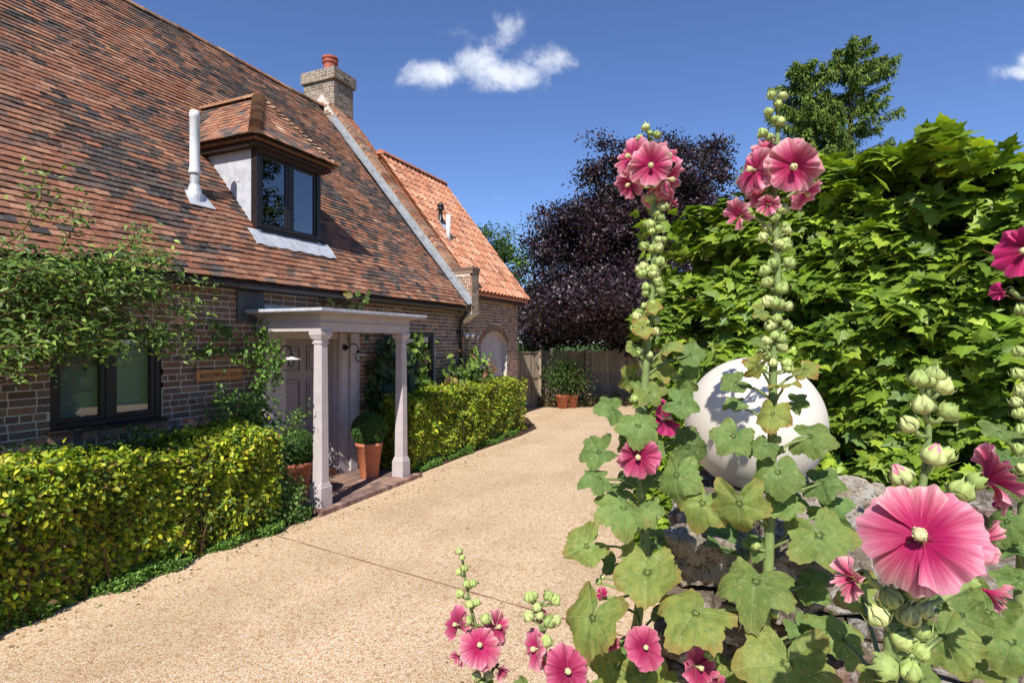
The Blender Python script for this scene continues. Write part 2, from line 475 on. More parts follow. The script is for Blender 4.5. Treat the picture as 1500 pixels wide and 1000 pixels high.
# gable ends and back wall so that the house is a closed solid
for gx in (-3., 11.05):
    mb.add([(gx, 6.61, 0), (gx, 14.4, 0), (gx, 14.4, 3.1), (gx, 10.36, 8.0), (gx, 6.61, 3.1), (gx + .25, 6.61, 0), (gx + .25, 14.4, 0), (gx + .25, 14.4, 3.1), (gx + .25, 10.36, 8.0), (gx + .25, 6.61, 3.1)],
           [(0, 4, 3, 2, 1), (5, 6, 7, 8, 9), (0, 1, 6, 5), (1, 2, 7, 6), (2, 3, 8, 7), (3, 4, 9, 8), (4, 0, 5, 9)])
mb.box((-3, 14.41, 0), (11.34, 14.7, 2.9))
wall = mb.build('wall', M['mortar'], house)
mb = MB(); bricks(mb, (0, WY + .004, 0), (1, 0, 0), (0, -1, 0), 1.2, 11.34, 0.02, 3.0, BR, BW, [(h[0], h[1], h[2] - (.115 if i < 2 else 0), h[3]) for i, h in enumerate(WL_)])
for h in WL_[:2]:      # course of bricks on edge under each window
    u = h[0] - .02
    while u < h[1] + .02:
        mb.obox((u, WY + .03, h[2] - .112), (.066, 0, 0), (0, -.036, 0), (0, 0, .104), pick([random.choice(BR)], 1, .15)[0]); u += .076
mb.build('brickwork', M['brick'], wall)


def bar(mb, x0, x1, z0, z1, y0, y1): mb.box((x0, y0, z0), (x1, y1, z1))


def window(h, lights, root=house, y=WY, sill=True):
    x0, x1, z0, z1 = h; fb = MB(); t = .065
    ya, yb = y + .03, y + .12
    bar(fb, x0, x0 + t, z0, z1, ya, yb); bar(fb, x1 - t, x1, z0, z1, ya, yb)
    bar(fb, x0 + t, x1 - t, z1 - t, z1, ya, yb); bar(fb, x0 + t, x1 - t, z0, z0 + t, ya, yb)
    n = lights; wd = (x1 - x0 - 2 * t) / n
    for i in range(1, n): bar(fb, x0 + t + wd * i - .035, x0 + t + wd * i + .035, z0 + t, z1 - t, ya + .004, yb - .004)
    c = .045
    pb = MB()
    for i in range(n):
        a = x0 + t + wd * i + (.035 if i else 0) + .002; b = x0 + t + wd * (i + 1) - (.035 if i < n - 1 else 0) - .002
        q0, q1 = z0 + t + .002, z1 - t - .002
        bar(fb, a, a + c, q0, q1, ya + .012, yb - .01); bar(fb, b - c, b, q0, q1, ya + .012, yb - .01)
        bar(fb, a + c, b - c, q1 - c, q1, ya + .012, yb - .01); bar(fb, a + c, b - c, q0, q0 + c, ya + .012, yb - .01)
        pb.box((a + c, ya + .04, q0 + c), (b - c, ya + .044, q1 - c))
    wo = fb.build('window', M['frame'], root, bevel=.004)
    pb.build('pane', M['glass'], wo)
    if sill:
        sb = MB(); sb.add([(x0 - .03, y - .045, z0 - .03), (x1 + .03, y - .045, z0 - .03), (x1 + .03, y + .03, z0 - .03), (x0 - .03, y + .03, z0 - .03),
                           (x0 - .03, y - .045, z0 - .004), (x1 + .03, y - .045, z0 - .004), (x1 + .03, y + .03, z0 + .02), (x0 - .03, y + .03, z0 + .02)],
                          [(0, 3, 2, 1), (4, 5, 6, 7), (0, 1, 5, 4), (1, 2, 6, 5), (2, 3, 7, 6), (3, 0, 4, 7)])
        sb.build('sill', M['frame'], wo)
    return wo, (x0, x1, z0, z1)


w1, _ = window(WL_[0], 2)
b_ = MB(); b_.box((3.26, WY + .19, 1.36), (4.32, WY + .20, 2.32)); b_.build('blind', M['blind'], w1)
w2, _ = window(WL_[1], 2)
b_ = MB(); b_.box((9.24, WY + .22, 1.3), (10.24, WY + .23, 2.38)); b_.build('curtain', simple('curtain', (.30, .31, .30), .9, .1, var=.2), w2)

# main roof --------------------------------------------------------------
EY, EZ, RY, RZ = 6.0, 2.97, 10.36, 8.26
SLP = (RZ - EZ) / (RY - EY)
sl_n = unit([0, -(RZ - EZ), RY - EY]); sl_u = unit([0, RY - EY, RZ - EZ]); SLEN = math.hypot(RY - EY, RZ - EZ)


def sag(x, s):  # an old roof is not flat
    return .055 * mn.noise(Vector((x * .35, s * .4, 3.))) + .012 * mn.noise(Vector((x * 1.4, s * 1.3, 9.)))


DARK = [(.070, .058, .052), (.085, .066, .056), (.060, .052, .050), (.105, .074, .060)]
RED = [(.255, .108, .062), (.29, .135, .078), (.22, .102, .065), (.32, .165, .10), (.23, .12, .08)]
PALE = [(.44, .31, .21), (.38, .25, .16)]


def tilecol(x, s, yy=0):
    v = mn.noise(Vector((x * .8, s * .9 + yy, 2.2))) * .75 + mn.noise(Vector((x * 2.6, s * 4.2, 5.7 + yy))) * .75 + random.gauss(0, .34)
    low = max(0., 1 - s / 1.6) * .32
    if random.random() < .0025: return pick(PALE, 1, .15)[0]
    if v < -.22 - low: return pick(DARK, 1, .22)[0] * 1.12
    if v < .02 - low: return pick([(.15, .085, .06), (.12, .075, .06), (.18, .09, .06)], 1, .15)[0]
    return pick(RED, 1, .12)[0]


def tiles(mb, x0, x1, o, su, sn, s0, s1, gauge=.098, width=.163, thick=.016, skip=None, xr=None, wob=1., dirx=np.array([1., 0, 0]), yy=0):
    o = np.asarray(o, float); n = int((s1 - s0) / gauge)
    for k in range(n):
        s = s0 + k * gauge; off = (k % 2) * width / 2 + random.uniform(-.01, .01)
        a, b = (x0, x1) if xr is None else xr(s)
        x = math.floor(a / width) * width - off
        while x < b:
            xa = max(x + .0008, a); xb = min(x + width - .0008, b)
            if xb - xa > .02 and not (skip and skip((xa + xb) / 2, s)):
                g = sag((xa + xb) / 2, s) * wob
                lift = .033 + random.uniform(-.003, .006); ds = random.uniform(-.007, .007); tw = random.uniform(-.003, .003)
                L = gauge + .03
                p0 = o + dirx * xa + su * (s + ds) + sn * (g + lift - .013)
                p1 = o + dirx * xb + su * (s + ds) + sn * (g + lift - .013 + tw)
                q0 = o + dirx * xa + su * (s + L) + sn * (g + .002); q1 = o + dirx * xb + su * (s + L) + sn * (g + .002)
                V = [p0, p1, q1, q0, p0 + sn * thick, p1 + sn * thick, q1 + sn * thick, q0 + sn * thick]
                mb.add(V, [(4, 5, 6, 7), (0, 1, 5, 4), (1, 2, 6, 5), (3, 0, 4, 7)], tilecol((xa + xb) / 2, s, yy))
            x += width


DX0, DX1, DY = 5.94, 7.21, 6.61        # dormer front


def in_dormer(x, s):
    y = EY + s * sl_u[1]; z = EZ + s * sl_u[2]
    if DX0 + .03 < x < DX1 - .03 and 6.66 < y < 7.62: return True
    d = 6.08 - 1.22 * abs(x - 6.62)
    return False


mb = MB(); tiles(mb, -3.2, 11.12, (0, EY, EZ), sl_u, sl_n, 0, SLEN - .04, skip=in_dormer)
rb = MB()     # solid boarding under the tiles, both slopes
rb.add([(-3.2, EY + .02, EZ - .03), (11.3, EY + .02, EZ - .03), (11.3, RY, RZ - .05), (-3.2, RY, RZ - .05), (-3.2, 2 * RY - EY, EZ), (11.3, 2 * RY - EY, EZ),
        (-3.2, EY + .02, EZ - .07), (11.3, EY + .02, EZ - .07), (11.3, RY, RZ - .15), (-3.2, RY, RZ - .15), (-3.2, 2 * RY - EY, EZ - .08), (11.3, 2 * RY - EY, EZ - .08)],
       [(0, 1, 2, 3), (3, 2, 5, 4), (6, 9, 8, 7), (9, 10, 11, 8), (0, 6, 7, 1), (4, 5, 11, 10), (0, 3, 9, 6), (3, 4, 10, 9), (1, 7, 8, 2), (2, 8, 11, 5)], (.10, .06, .045))
roof = rb.build('roof', M['tile'], house)
mb.build('tile_course', M['tile'], roof)
# ridge tiles
mb = MB(); x = -3.2
while x < 11.3:
    L = .32; r = .105; c = pick([(.30, .15, .085), (.26, .12, .07), (.34, .20, .12), (.2, .12, .08)], 1, .15)[0]
    zz = RZ - .055 + sag(x, SLEN) + random.uniform(-.006, .006); n = 9; V = []
    for xx, rr in ((x, r * 1.03), (x + L + .02, r * .97)):
        for i in range(n):
            a = math.pi * i / (n - 1); V.append((xx, RY - rr * math.cos(a) * 1.15, zz + rr * math.sin(a)))
    F = [(i, i + 1, n + i + 1, n + i) for i in range(n - 1)] + [tuple(range(n))[::-1], tuple(range(n, 2 * n))]
    mb.add(V, F, c); x += L
mb.build('ridge_tile', M['tile'], roof)
# gutter with brackets and joints, fascia
mb = MB(); n = 8
gy, gz, gr = EY + .02, EZ - .05, .055; V = []
xs = np.linspace(-3, 11.3, 20)
for x in xs:
    for i in range(n):
        a = math.pi * i / (n - 1); V.append((x, gy - gr * math.cos(a), gz - gr * math.sin(a)))
mb.add(V, [(k * n + i, k * n + i + 1, (k + 1) * n + i + 1, (k + 1) * n + i) for k in range(19) for i in range(n - 1)])
for x in np.arange(-2.5, 11.2, 1.9):
    V = []
    for xx in (x, x + .05):
        for i in range(n):
            a = math.pi * i / (n - 1); V.append((xx, gy - (gr + .008) * math.cos(a), gz - (gr + .008) * math.sin(a)))
    mb.add(V, [(i, i + 1, n + i + 1, n + i) for i in range(n - 1)] + [tuple(range(n)), tuple(range(n, 2 * n))])
mb.box((-3, EY + .085, EZ - .10), (11.34, EY + .115, EZ - .02))
mb.box((-3, EY + .115, EZ - .09), (11.34, WY, EZ - .08))
mb.build('gutter', M['dark'], house)
mb = MB(); mb.tube([(11.22, gy + .02, gz - .05), (11.24, 6.12, gz - .16), (11.26, 6.22, gz - .3), (11.26, 6.22, .05)], .036, 10)
for z in (2.4, 1.5, .7): mb.box((11.20, 6.18, z), (11.32, 6.295, z + .04))
mb.build('downpipe', M['dark'], house, True)

# dormer -----------------------------------------------------------------
DZ0, DZ1 = 3.72, 5.01


def roofz(y): return EZ + (y - EY) * (RZ - EZ) / (RY - EY)


dorm_c = []
for x, s in ((DX0, -1), (DX1, 1)):      # lead cheeks
    mb = MB(); dorm_c.append(mb)
    x2 = x - s * .03
    yb_ = 7.75
    V = [(x, DY, roofz(DY) - .03), (x, DY, DZ1), (x, yb_, DZ1), (x2, DY, roofz(DY) - .03), (x2, DY, DZ1), (x2, yb_, DZ1)]
    mb.add(V, [(0, 1, 2), (5, 4, 3), (0, 3, 4, 1), (1, 4, 5, 2), (2, 5, 3, 0)])
    for yy in (.42,):                # rolled seams and clips
        mb.box((x - .006 if s < 0 else x - .002, DY + .02, DZ1 - .17), (x + .002 if s < 0 else x + .006, yb_ - .18, DZ1 - .158))
    mb.box((min(x, x + s * .008), DY + .33, 4.52), (max(x, x + s * .008), DY + .37, 4.62))
mb = MB(); f = .075
mb.box((DX0 - .01, DY - .02, DZ0), (DX0 + f, DY + .09, DZ1)); mb.box((DX1 - f, DY - .02, DZ0), (DX1 + .01, DY + .09, DZ1))
mb.box((DX0 + f, DY - .01, DZ1 - .1), (DX1 - f, DY + .08, DZ1)); mb.box((DX0 + f, DY - .03, DZ0), (DX1 - f, DY + .08, DZ0 + .15))
mb.box((DX0 - .03, DY - .06, DZ0 + .12), (DX1 + .03, DY - .02, DZ0 + .16))
mx_ = (DX0 + DX1) / 2; mb.box((mx_ - .035, DY - .006, DZ0 + .15), (mx_ + .035, DY + .07, DZ1 - .1))
pb = MB()
for a, b in ((DX0 + f + .002, mx_ - .037), (mx_ + .037, DX1 - f - .002)):
    z0, z1 = DZ0 + .152, DZ1 - .102; c = .045
    mb.box((a, DY, z0), (a + c, DY + .05, z1)); mb.box((b - c, DY, z0), (b, DY + .05, z1)); mb.box((a + c, DY, z0), (b - c, DY + .05, z0 + c)); mb.box((a + c, DY, z1 - c), (b - c, DY + .05, z1))
    pb.box((a + c, DY + .02, z0 + c), (b - c, DY + .024, z1 - c))
dorm = mb.build('dormer', M['frame'], house, bevel=.004)
for q in dorm_c: q.build('cheek', M['lead'], dorm)
pb.build('pane', M['glass_bright'], dorm)
mb = MB(); mb.box((DX0 + .1, DY + .62, DZ0 - .1), (DX1 - .05, DY + .66, DZ1)); mb.box((DX0 + .05, DY + .1, DZ1 - .09), (DX1 - .05, DY + .62, DZ1 - .06))
mb.build('inner_lining', simple('plaster', (.72, .75, .78), .9, .1, var=.04, bump=0), dorm)
mb = MB(); V = []; F = []; nx = 24    # lead apron with a wavy lower edge
for i in range(nx + 1):
    x = DX0 - .16 + (DX1 - DX0 + .34) * i / nx
    for y, dz in ((DY - .01, .07), (DY - .03, .035), (DY - .09, .05), (DY - .20 + .008 * math.sin(i * 1.7), .035)):
        if (i < 3 or i > nx - 3) and y > DY - .05: dz = .04
        V.append((x, y, roofz(y) + dz + .055 + .004 * math.sin(i * 1.1)))
for i in range(nx):
    for j in range(3): F.append((i * 4 + j, (i + 1) * 4 + j, (i + 1) * 4 + j + 1, i * 4 + j + 1))
mb.add(V, F); ap = mb.build('apron', M['lead'], dorm); ap.modifiers.new('s', 'SOLIDIFY').thickness = .006
# dormer's hipped roof of small tiles
PX, PY, PZ, EX0, EX1, EYF, EZD = 6.58, 7.26, 6.04, 5.76, 7.40, 6.42, 5.04
mb = MB(); BK = 8.7
mb.add([(EX0, EYF, EZD), (EX1, EYF, EZD), (EX1, BK, EZD), (EX0, BK, EZD), (PX, PY, PZ), (PX, BK, PZ)], [(0, 1, 4), (1, 2, 5, 4), (3, 0, 4, 5), (0, 3, 2, 1)], (.2, .1, .06))
droof = mb.build('dormer_roof', M['tile'], dorm)
mb = MB()


def hiptiles(mb, A, B, C, D, g=.095, w=.15):
    """tile rows over face A-B eave, C-D top (C above B side)"""
    A, B, C, D = [np.array(q, float) for q in (A, B, C, D)]
    n_ = unit(np.cross(B - A, D - A)); du = unit(B - A); su = unit(np.cross(n_, du)); H = np.dot(D - A, su); k = 0
    while k * g < H - .05:
        s = k * g; t = s / H; a = A + (D - A) * t; b = B + (C - B) * t; u0 = np.dot(a - A, du); u1 = np.dot(b - A, du); u = u0 - (k % 2) * w / 2
        while u < u1:
            ua, ub = max(u + .002, u0), min(u + w - .002, u1)
            if ub - ua > .02:
                lift = .03 + random.uniform(-.003, .005); kick = .05 * max(0, 1 - s / .35) ** 2
                p0 = A + du * ua + su * s + n_ * (lift + kick); p1 = A + du * ub + su * s + n_ * (lift + kick); q0 = A + du * ua + su * (s + g + .03) + n_ * (.008 + kick * .6); q1 = A + du * ub + su * (s + g + .03) + n_ * (.008 + kick * .6)
                V = [p0 - n_ * .013, p1 - n_ * .013, q1, q0, p0, p1, q1 + n_ * .012, q0 + n_ * .012]
                mb.add(V, [(4, 5, 6, 7), (0, 1, 5, 4), (1, 2, 6, 5), (3, 0, 4, 7), (0, 3, 2, 1)], tilecol(u * 1.3, s + 2, 17) * 1.15)
            u += w
        k += 1


hiptiles(mb, (EX0, EYF, EZD), (EX1, EYF, EZD), (PX, PY, PZ), (PX, PY, PZ))
ybe = EY + (EZD - EZ) / SLP
hiptiles(mb, (EX0, ybe, EZD), (EX0, EYF, EZD), (PX, PY, PZ), (PX, ybe + .9, PZ))
hiptiles(mb, (EX1, EYF, EZD), (EX1, ybe, EZD), (PX, ybe + .9, PZ), (PX, PY, PZ))
mb.build('tile_course', M['tile'], droof)
mb = MB()


def bonnets(mb, A, B, step=.09, r=.10):
    A = np.array(A, float); B = np.array(B, float); L = np.linalg.norm(B - A); d = (B - A) / L; s = 0
    side = unit(np.cross(d, [0, 0, 1])); up = np.cross(side, d)
    while s < L:
        c = pick([(.32, .20, .12), (.25, .13, .08), (.2, .13, .09), (.36, .24, .15)], 1, .15)[0]; V = []; n = 7
        for ss, rr, h in ((s, r, .05), (s + step + .05, r * .55, .0)):
            for i in range(n):
                a = math.pi * i / (n - 1); V.append(A + d * ss - side * rr * math.cos(a) + up * (rr * .75 * math.sin(a) + h - .02))
        mb.add(V, [(i, i + 1, n + i + 1, n + i) for i in range(n - 1)] + [tuple(range(n))[::-1]], c); s += step


bonnets(mb, (EX0, EYF, EZD + .02), (PX, PY, PZ + .0)); bonnets(mb, (EX1, EYF, EZD + .02), (PX, PY, PZ), r=.06)
y = PY - .06
while y < 8.65:
    c = pick([(.34, .19, .11), (.28, .14, .08)], 1, .12)[0]; V = []; n = 7
    for yy in (y, y + .33):
        for i in range(n):
            a = math.pi * i / (n - 1); V.append((PX - .10 * math.cos(a), yy, PZ + .085 * math.sin(a) - .01))
    mb.add(V, [(i, i + 1, n + i + 1, n + i) for i in range(n - 1)] + [tuple(range(n))[::-1], tuple(range(n, 2 * n))], c); y += .31
mb.build('ridge_tile', M['tile'], droof)
mb = MB(); mb.box((EX0 + .05, EYF + .06, EZD - .07), (EX1 - .05, DY - .01, EZD - .03)); mb.box((EX0 + .05, DY, EZD - .08), (DX0 - .012, 7.6, EZD - .03)); mb.box((DX1 + .012, DY, EZD - .08), (EX1 - .05, 7.6, EZD - .03))
mb.box((EX0 + .16, EYF + .12, EZD - .13), (EX1 - .16, DY - .02, EZD - .075))
mb.build('soffit', simple('brown_stain', (.045, .026, .02), .7, .2, bump=.1), dorm)

# parapet gable between the two roofs, chimney -----------------------------
PX0, PX1 = 11.35, 11.68
par = MB(); body = MB()


def ptop(y):  # top line of the parapet
    return RZ + .30 - abs(y - RY) * SLP


yk, zk = 5.98, 3.82
V = [(PX0, WY + .006, 0), (PX0, WY + .006, 2.60), (PX0, yk, 2.84), (PX0, yk, zk), (PX0, 6.45, zk), (PX0, RY, ptop(RY)), (PX0, 2 * RY - 6.45, zk), (PX0, 2 * RY - 6.2, 0)]
V += [(PX1, a[1], a[2]) for a in V]
n = 8
body.add(V, [tuple(range(n))[::-1], tuple(range(n, 2 * n))] + [(i, (i + 1) % n, n + (i + 1) % n, n + i) for i in range(n)])
parw = body.build('gable_parapet', M['mortar'], house)


def in_par(y, z):
    return z < (zk if y < 6.45 else ptop(y)) - .16 and (y > WY - .0 or z > 2.84)


mb = MB()
bricks(mb, (PX0, 0, 0), (0, 1, 0), (-1, 0, 0), yk, 15, .02, 8.9, BR2, None, inside=in_par)
bricks(mb, (PX1, 0, 0), (0, 1, 0), (1, 0, 0), yk, 15, .02, 8.9, BR2, None, inside=in_par)
bricks(mb, (0, yk, 0), (1, 0, 0), (0, -1, 0), PX0, PX1, 2.86, zk, BGREY)
bricks(mb, (0, WY + .006, 0), (1, 0, 0), (0, -1, 0), PX0, PX1, .02, 2.6, BR, BW)
u = 0; c0 = np.array([0, 6.42, zk - .02]); d = unit([0, 1, SLP]); nn = np.array([0, -d[2], d[1]])
Lc = (RY - .3 - 6.42) / d[1]
while u < Lc:      # brick on edge coping, one leaf each side of the crest
    c = pick(BR2 + RED, 1, .2)[0]
    mb.obox(c0 + d * u + np.array([PX0 - .012, 0, 0]) - nn * .03, d * .066, (.338, 0, 0), nn * (.085 + random.uniform(-.003, .003)), c); u += .0695
mb.box((PX0 - .02, yk - .03, zk), (PX1 + .02, 6.5, zk + .065), (.15, .10, .08)); mb.box((PX0 - .01, yk - .015, zk - .08), (PX1 + .01, 6.44, zk - .002), (.24, .15, .10))
mb.build('brickwork', M['brick'], parw)
mb = MB(); y = EY - .02; k = 0         # stepped lead flashing against the tiles
while y < 9.96:
    y2 = min(y + .5, 9.96)
    for (ya, yb, h) in ((y, y2 - .004, .075 + .006 * (k % 2)),):
        z0, z1 = roofz(ya), roofz(yb)
        mb.add([(PX0 - .19, ya, z0 + h), (PX0 - .19, yb, z1 + h), (PX0 - .008, yb, z1 + h + .03), (PX0 - .008, ya, z0 + h + .03), (PX0 - .008, yb, z1 + h + .17), (PX0 - .008, ya, z0 + h + .17)], [(0, 3, 2, 1), (3, 5, 4, 2)])
    y = y2; k += 1
mbt = MB(); y0_ = 8.3; o_ = np.array([0, EY, EZ + .26])
mbt.add([(PX1 + .002, y0_, roofz(y0_) + .22), (12.15, y0_, roofz(y0_) + .22), (12.15, RY, RZ + .22), (PX1 + .002, RY, RZ + .22), (PX1 + .002, y0_, roofz(y0_) - .5), (12.15, y0_, roofz(y0_) - .5), (12.15, RY, RZ - .9), (PX1 + .002, RY, RZ - .9)], [(0, 1, 2, 3), (4, 7, 6, 5), (1, 5, 6, 2), (0, 3, 7, 4), (0, 4, 5, 1), (2, 6, 7, 3)], (.3, .12, .07))
_tc = tilecol; tilecol = lambda x, s, yy=0: pick([(.50, .17, .08), (.42, .15, .08), (.56, .24, .13), (.30, .15, .09), (.38, .24, .15)], 1, .15)[0]
tiles(mbt, PX1 + .01, 12.17, o_, sl_u, sl_n, (y0_ - EY) / sl_u[1], SLEN - .02); tilecol = _tc
mbt.build('verge_tiles', M['tile'], parw)
fl = mb.build('flashing', M['lead_grey'], parw); fl.modifiers.new('s', 'SOLIDIFY').thickness = .006
# chimney
CX0, CX1, CY0, CY1, CZ = 11.41, 12.15, 9.98, 10.99, 8.91
mb = MB(); mb.box((CX0 + .004, CY0 + .004, 6.0), (CX1 - .004, CY1 - .004, CZ)); mb.box((CX0 - .055, CY0 - .055, CZ + .004), (CX1 + .055, CY1 + .055, CZ + .29))
ch = mb.build('chimney', M['mortar'], house)
mb = MB()
for (o, du, dn, a, b) in (((CX0 + .004, 0, 0), (0, 1, 0), (-1, 0, 0), CY0 + .004, CY1), ((0, CY0 + .004, 0), (1, 0, 0), (0, -1, 0), CX0, CX1), ((CX1 - .004, 0, 0), (0, 1, 0), (1, 0, 0), CY0, CY1), ((0, CY1 - .004, 0), (1, 0, 0), (0, 1, 0), CX0, CX1)):
    bricks(mb, o, du, dn, a, b, 6.9, CZ - .01, BGREY)
    e = .055
    o2 = np.array(o, float) + np.array(dn) * (e + .004)
    bricks(mb, o2, du, dn, a - e, b + e, CZ, CZ + .27, BGREY)
mb.build('brickwork', M['brick'], ch)
mb = MB(); mb.add([(CX0 - .06, CY0 - .06, CZ + .285), (CX1 + .06, CY0 - .06, CZ + .285), (CX1 + .06, CY1 + .06, CZ + .285), (CX0 - .06, CY1 + .06, CZ + .285), (CX0 + .2, CY0 + .3, CZ + .34), (CX1 - .2, CY0 + .3, CZ + .34), (CX1 - .2, CY1 - .3, CZ + .34), (CX0 + .2, CY1 - .3, CZ + .34)],
                  [(0, 1, 5, 4), (1, 2, 6, 5), (2, 3, 7, 6), (3, 0, 4, 7), (4, 5, 6, 7)]); mb.build('cement_cap', simple('cement', (.42, .40, .36), .9, .1), ch)
mb = MB(); mb.lathe((11.82, 10.47, CZ + .30), [(.19, 0), (.175, .05), (.168, .28), (.172, .33), (.205, .345), (.205, .385), (.18, .40), (.18, .43), (.215, .45), (.205, .50), (.15, .505), (.14, .3)], 28)
mb.build('chimney_pot', M['chimpot'], ch, True)

# vent pipes ---------------------------------------------------------------
def vent(x, y, h, r, m, collar=True):
    z = roofz(y); mb = MB()
    mb.tube([(x, y, z - .1), (x, y, z + h * .33)], r * .92, 14); v = mb.build('vent_pipe', M['grey_pipe'], house, True)
    mb = MB(); mb.lathe((x, y, z + h * .30), [(r * 1.15, 0), (r * 1.25, .02), (r * 1.05, .08), (r, .1), (r, h * .62), (r * 1.08, h * .625), (r * 1.08, h * .66), (r * .9, h * .70), (r * .3, h * .71)], 18)
    mb.build('pipe_cover', m, v, True)
    mb = MB(); V = []; n = 16
    for dx, ds, up in ((-.17, -.16, .04), (.2, -.16, .04), (.17, .12, .035), (-.12, .12, .035)):
        p = np.array([x + dx, y, z]) + sl_u * ds + sl_n * (up + .02); V.append(p)
    V += [q + sl_n * .008 for q in V]
    mb.add(V, [(0, 3, 2, 1), (4, 5, 6, 7), (0, 1, 5, 4), (1, 2, 6, 5), (2, 3, 7, 6), (3, 0, 4, 7)])
    mb.lathe((x, y, z - .02), [(r * 1.7, -.05), (r * 1.6, .10), (r * 1.05, .24)], 16)
    mb.build('flashing', M['lead'], v)


vent(5.20, 6.90, 1.2, .062, M['white_pipe'])

# porch ---------------------------------------------------------------------
SX0, SX1, SY0 = 5.56, 7.83, 5.05
mb = MB(); BF = [(.22, .13, .10), (.26, .16, .12), (.19, .12, .10), (.30, .20, .15), (.17, .115, .10)]
mb.box((SX0 + .02, SY0 + .02, -.02), (SX1 - .02, WY + .35, .048), (.35, .29, .23))
y = SY0 + .115; row = 0
while y < WY + .2:
    x = SX0 + .115 - (row % 2) * .11
    while x < SX1 - .02:
        a, b = max(x, SX0 + .115), min(x + .215, SX1 - .01)
        if b - a > .03: mb.box((a, y, .03), (b, min(y + .10, WY + .3), .058 + random.uniform(-.002, .002)), pick(BF, 1, .15)[0])
        x += .222
    y += .108; row += 1
x = SX0
while x < SX1 - .03: mb.box((x, SY0 + random.uniform(-.003, .003), .0), (x + .068, SY0 + .105, .062 + random.uniform(-.002, .002)), pick(BF, 1, .2)[0]); x += .0765
y = SY0 + .112
while y < WY: mb.box((SX0 + random.uniform(-.003, .003), y, 0), (SX0 + .105, y + .068, .062 + random.uniform(-.002, .002)), pick(BF, 1, .2)[0]); y += .0765
step = mb.build('porch_step', M['brick'], house)
PZ0, PZ1 = 2.33, 2.56
mb = MB(); bx0, bx1, by0 = 5.66, 7.66, 5.17
mb.box((bx0, by0, PZ0), (bx1, by0 + .16, PZ1)); mb.box((bx0, by0 + .16, PZ0), (bx0 + .16, WY, PZ1)); mb.box((bx1 - .16, by0 + .16, PZ0), (bx1, WY, PZ1))
mb.box((bx0 - .015, by0 - .015, PZ0 + .10), (bx1 + .015, by0, PZ0 + .12)); mb.box((bx0 - .015, by0, PZ0 + .10), (bx0, WY, PZ0 + .12))
for k, (e, z0, z1) in enumerate(((.025, 2.525, 2.545), (.055, 2.545, 2.565), (.185, 2.565, 2.60))):
    mb.box((bx0 - e, by0 - e, z0 + .001), (bx1 + e, WY, z1))
mb.box((bx0 + .161, by0 + .161, PZ1 - .06), (bx1 - .161, WY - .001, PZ1 - .04))
porch = mb.build('porch', M['paint'], house, bevel=.003)
mb = MB(); e = .20
mb.box((bx0 - e, by0 - e, 2.601), (bx1 + e, WY, 2.622), (1, 1, 1)); mb.box((bx0 - e - .004, by0 - e - .004, 2.585), (bx1 + e + .004, by0 - e + .006, 2.6225)); mb.box((bx0 - e - .004, by0 - e + .0065, 2.585), (bx0 - e + .006, WY, 2.6225))
mb.add([(5.78, WY - .02, 2.70), (7.85, WY - .02, 2.70), (7.85, WY - .04, 2.64), (5.78, WY - .04, 2.64), (5.78, WY - .16, 2.63), (7.85, WY - .16, 2.63)], [(0, 3, 2, 1), (3, 4, 5, 2)])
mb.build('lead_roof', M['lead'], porch)
mb = MB(); mb.box((5.34, WY - .03, 2.46), (5.77, WY - .012, 2.86)); mb.build('lead_upstand', simple('old_dark_lead', (.07, .075, .085), .6, .4, var=.3), porch)


def column(x, y, half=False):
    mb = MB(); z0 = .062
    def ring(z, h, ch=.0):
        if ch <= 0: ch = .001
        return [(x + a, y + b, z) for a, b in ((-h + ch, -h), (h - ch, -h), (h, -h + ch), (h, h - ch), (h - ch, h), (-h + ch, h), (-h, h - ch), (-h, -h + ch))]
    prof = [(z0, .103), (.315, .100), (.325, .088), (.345, .088), (.36, .080), (.385, .078, .016), (2.17, .066, .014), (2.172, .076), (2.19, .076), (2.195, .068, .01), (2.225, .072, .01), (2.235, .085), (2.25, .088), (2.28, .100), (2.285, .104), (2.33, .104)]
    V = []
    for p in prof: V += ring(*p)
    F = [(i * 8 + j, i * 8 + (j + 1) % 8, (i + 1) * 8 + (j + 1) % 8, (i + 1) * 8 + j) for i in range(len(prof) - 1) for j in range(8)] + [tuple(range(8))[::-1], tuple((len(prof) - 1) * 8 + j for j in range(8))]
    mb.add(V, F); return mb.build('column', M['paint'], porch)


column(5.755, 5.255); column(7.555, 5.255)
# door surround: pilasters, side panels, recessed door
mb = MB()
for x0, x1, d in ((5.76, 5.90, .07), (5.90, 6.16, .03), (7.30, 7.52, .03), (7.52, 7.66, .07)):
    mb.box((x0 + .0005, WY - d, .062), (x1, WY + .05, 2.34))
for x0, x1 in ((5.745, 5.915), (7.505, 7.675)):
    mb.box((x0, WY - .09, .062), (x1, WY - .07, .33)); mb.box((x0, WY - .09, 2.2), (x1, WY - .07, 2.33))
mb.box((7.66, WY - .03, .062), (7.80, WY + .05, 2.34))
mb.box((6.16, WY + .0, 2.24), (7.30, WY + .3, 2.34)); mb.box((6.16, WY + .05, .062), (6.20, WY + .3, 2.24)); mb.box((7.26, WY + .05, .062), (7.30, WY + .3, 2.24))
mb.box((7.34, WY - .042, .3), (7.48, WY - .031, 2.1))
mb.build('door_surround', M['paint'], porch, bevel=.003)
mb = MB(); mb.box((6.201, WY + .20, .07), (7.259, WY + .25, 2.239))
for a, b, c, d in ((.27, .70, .12, .42), (.76, .99, .12, .42), (.27, .70, .50, .92)): pass
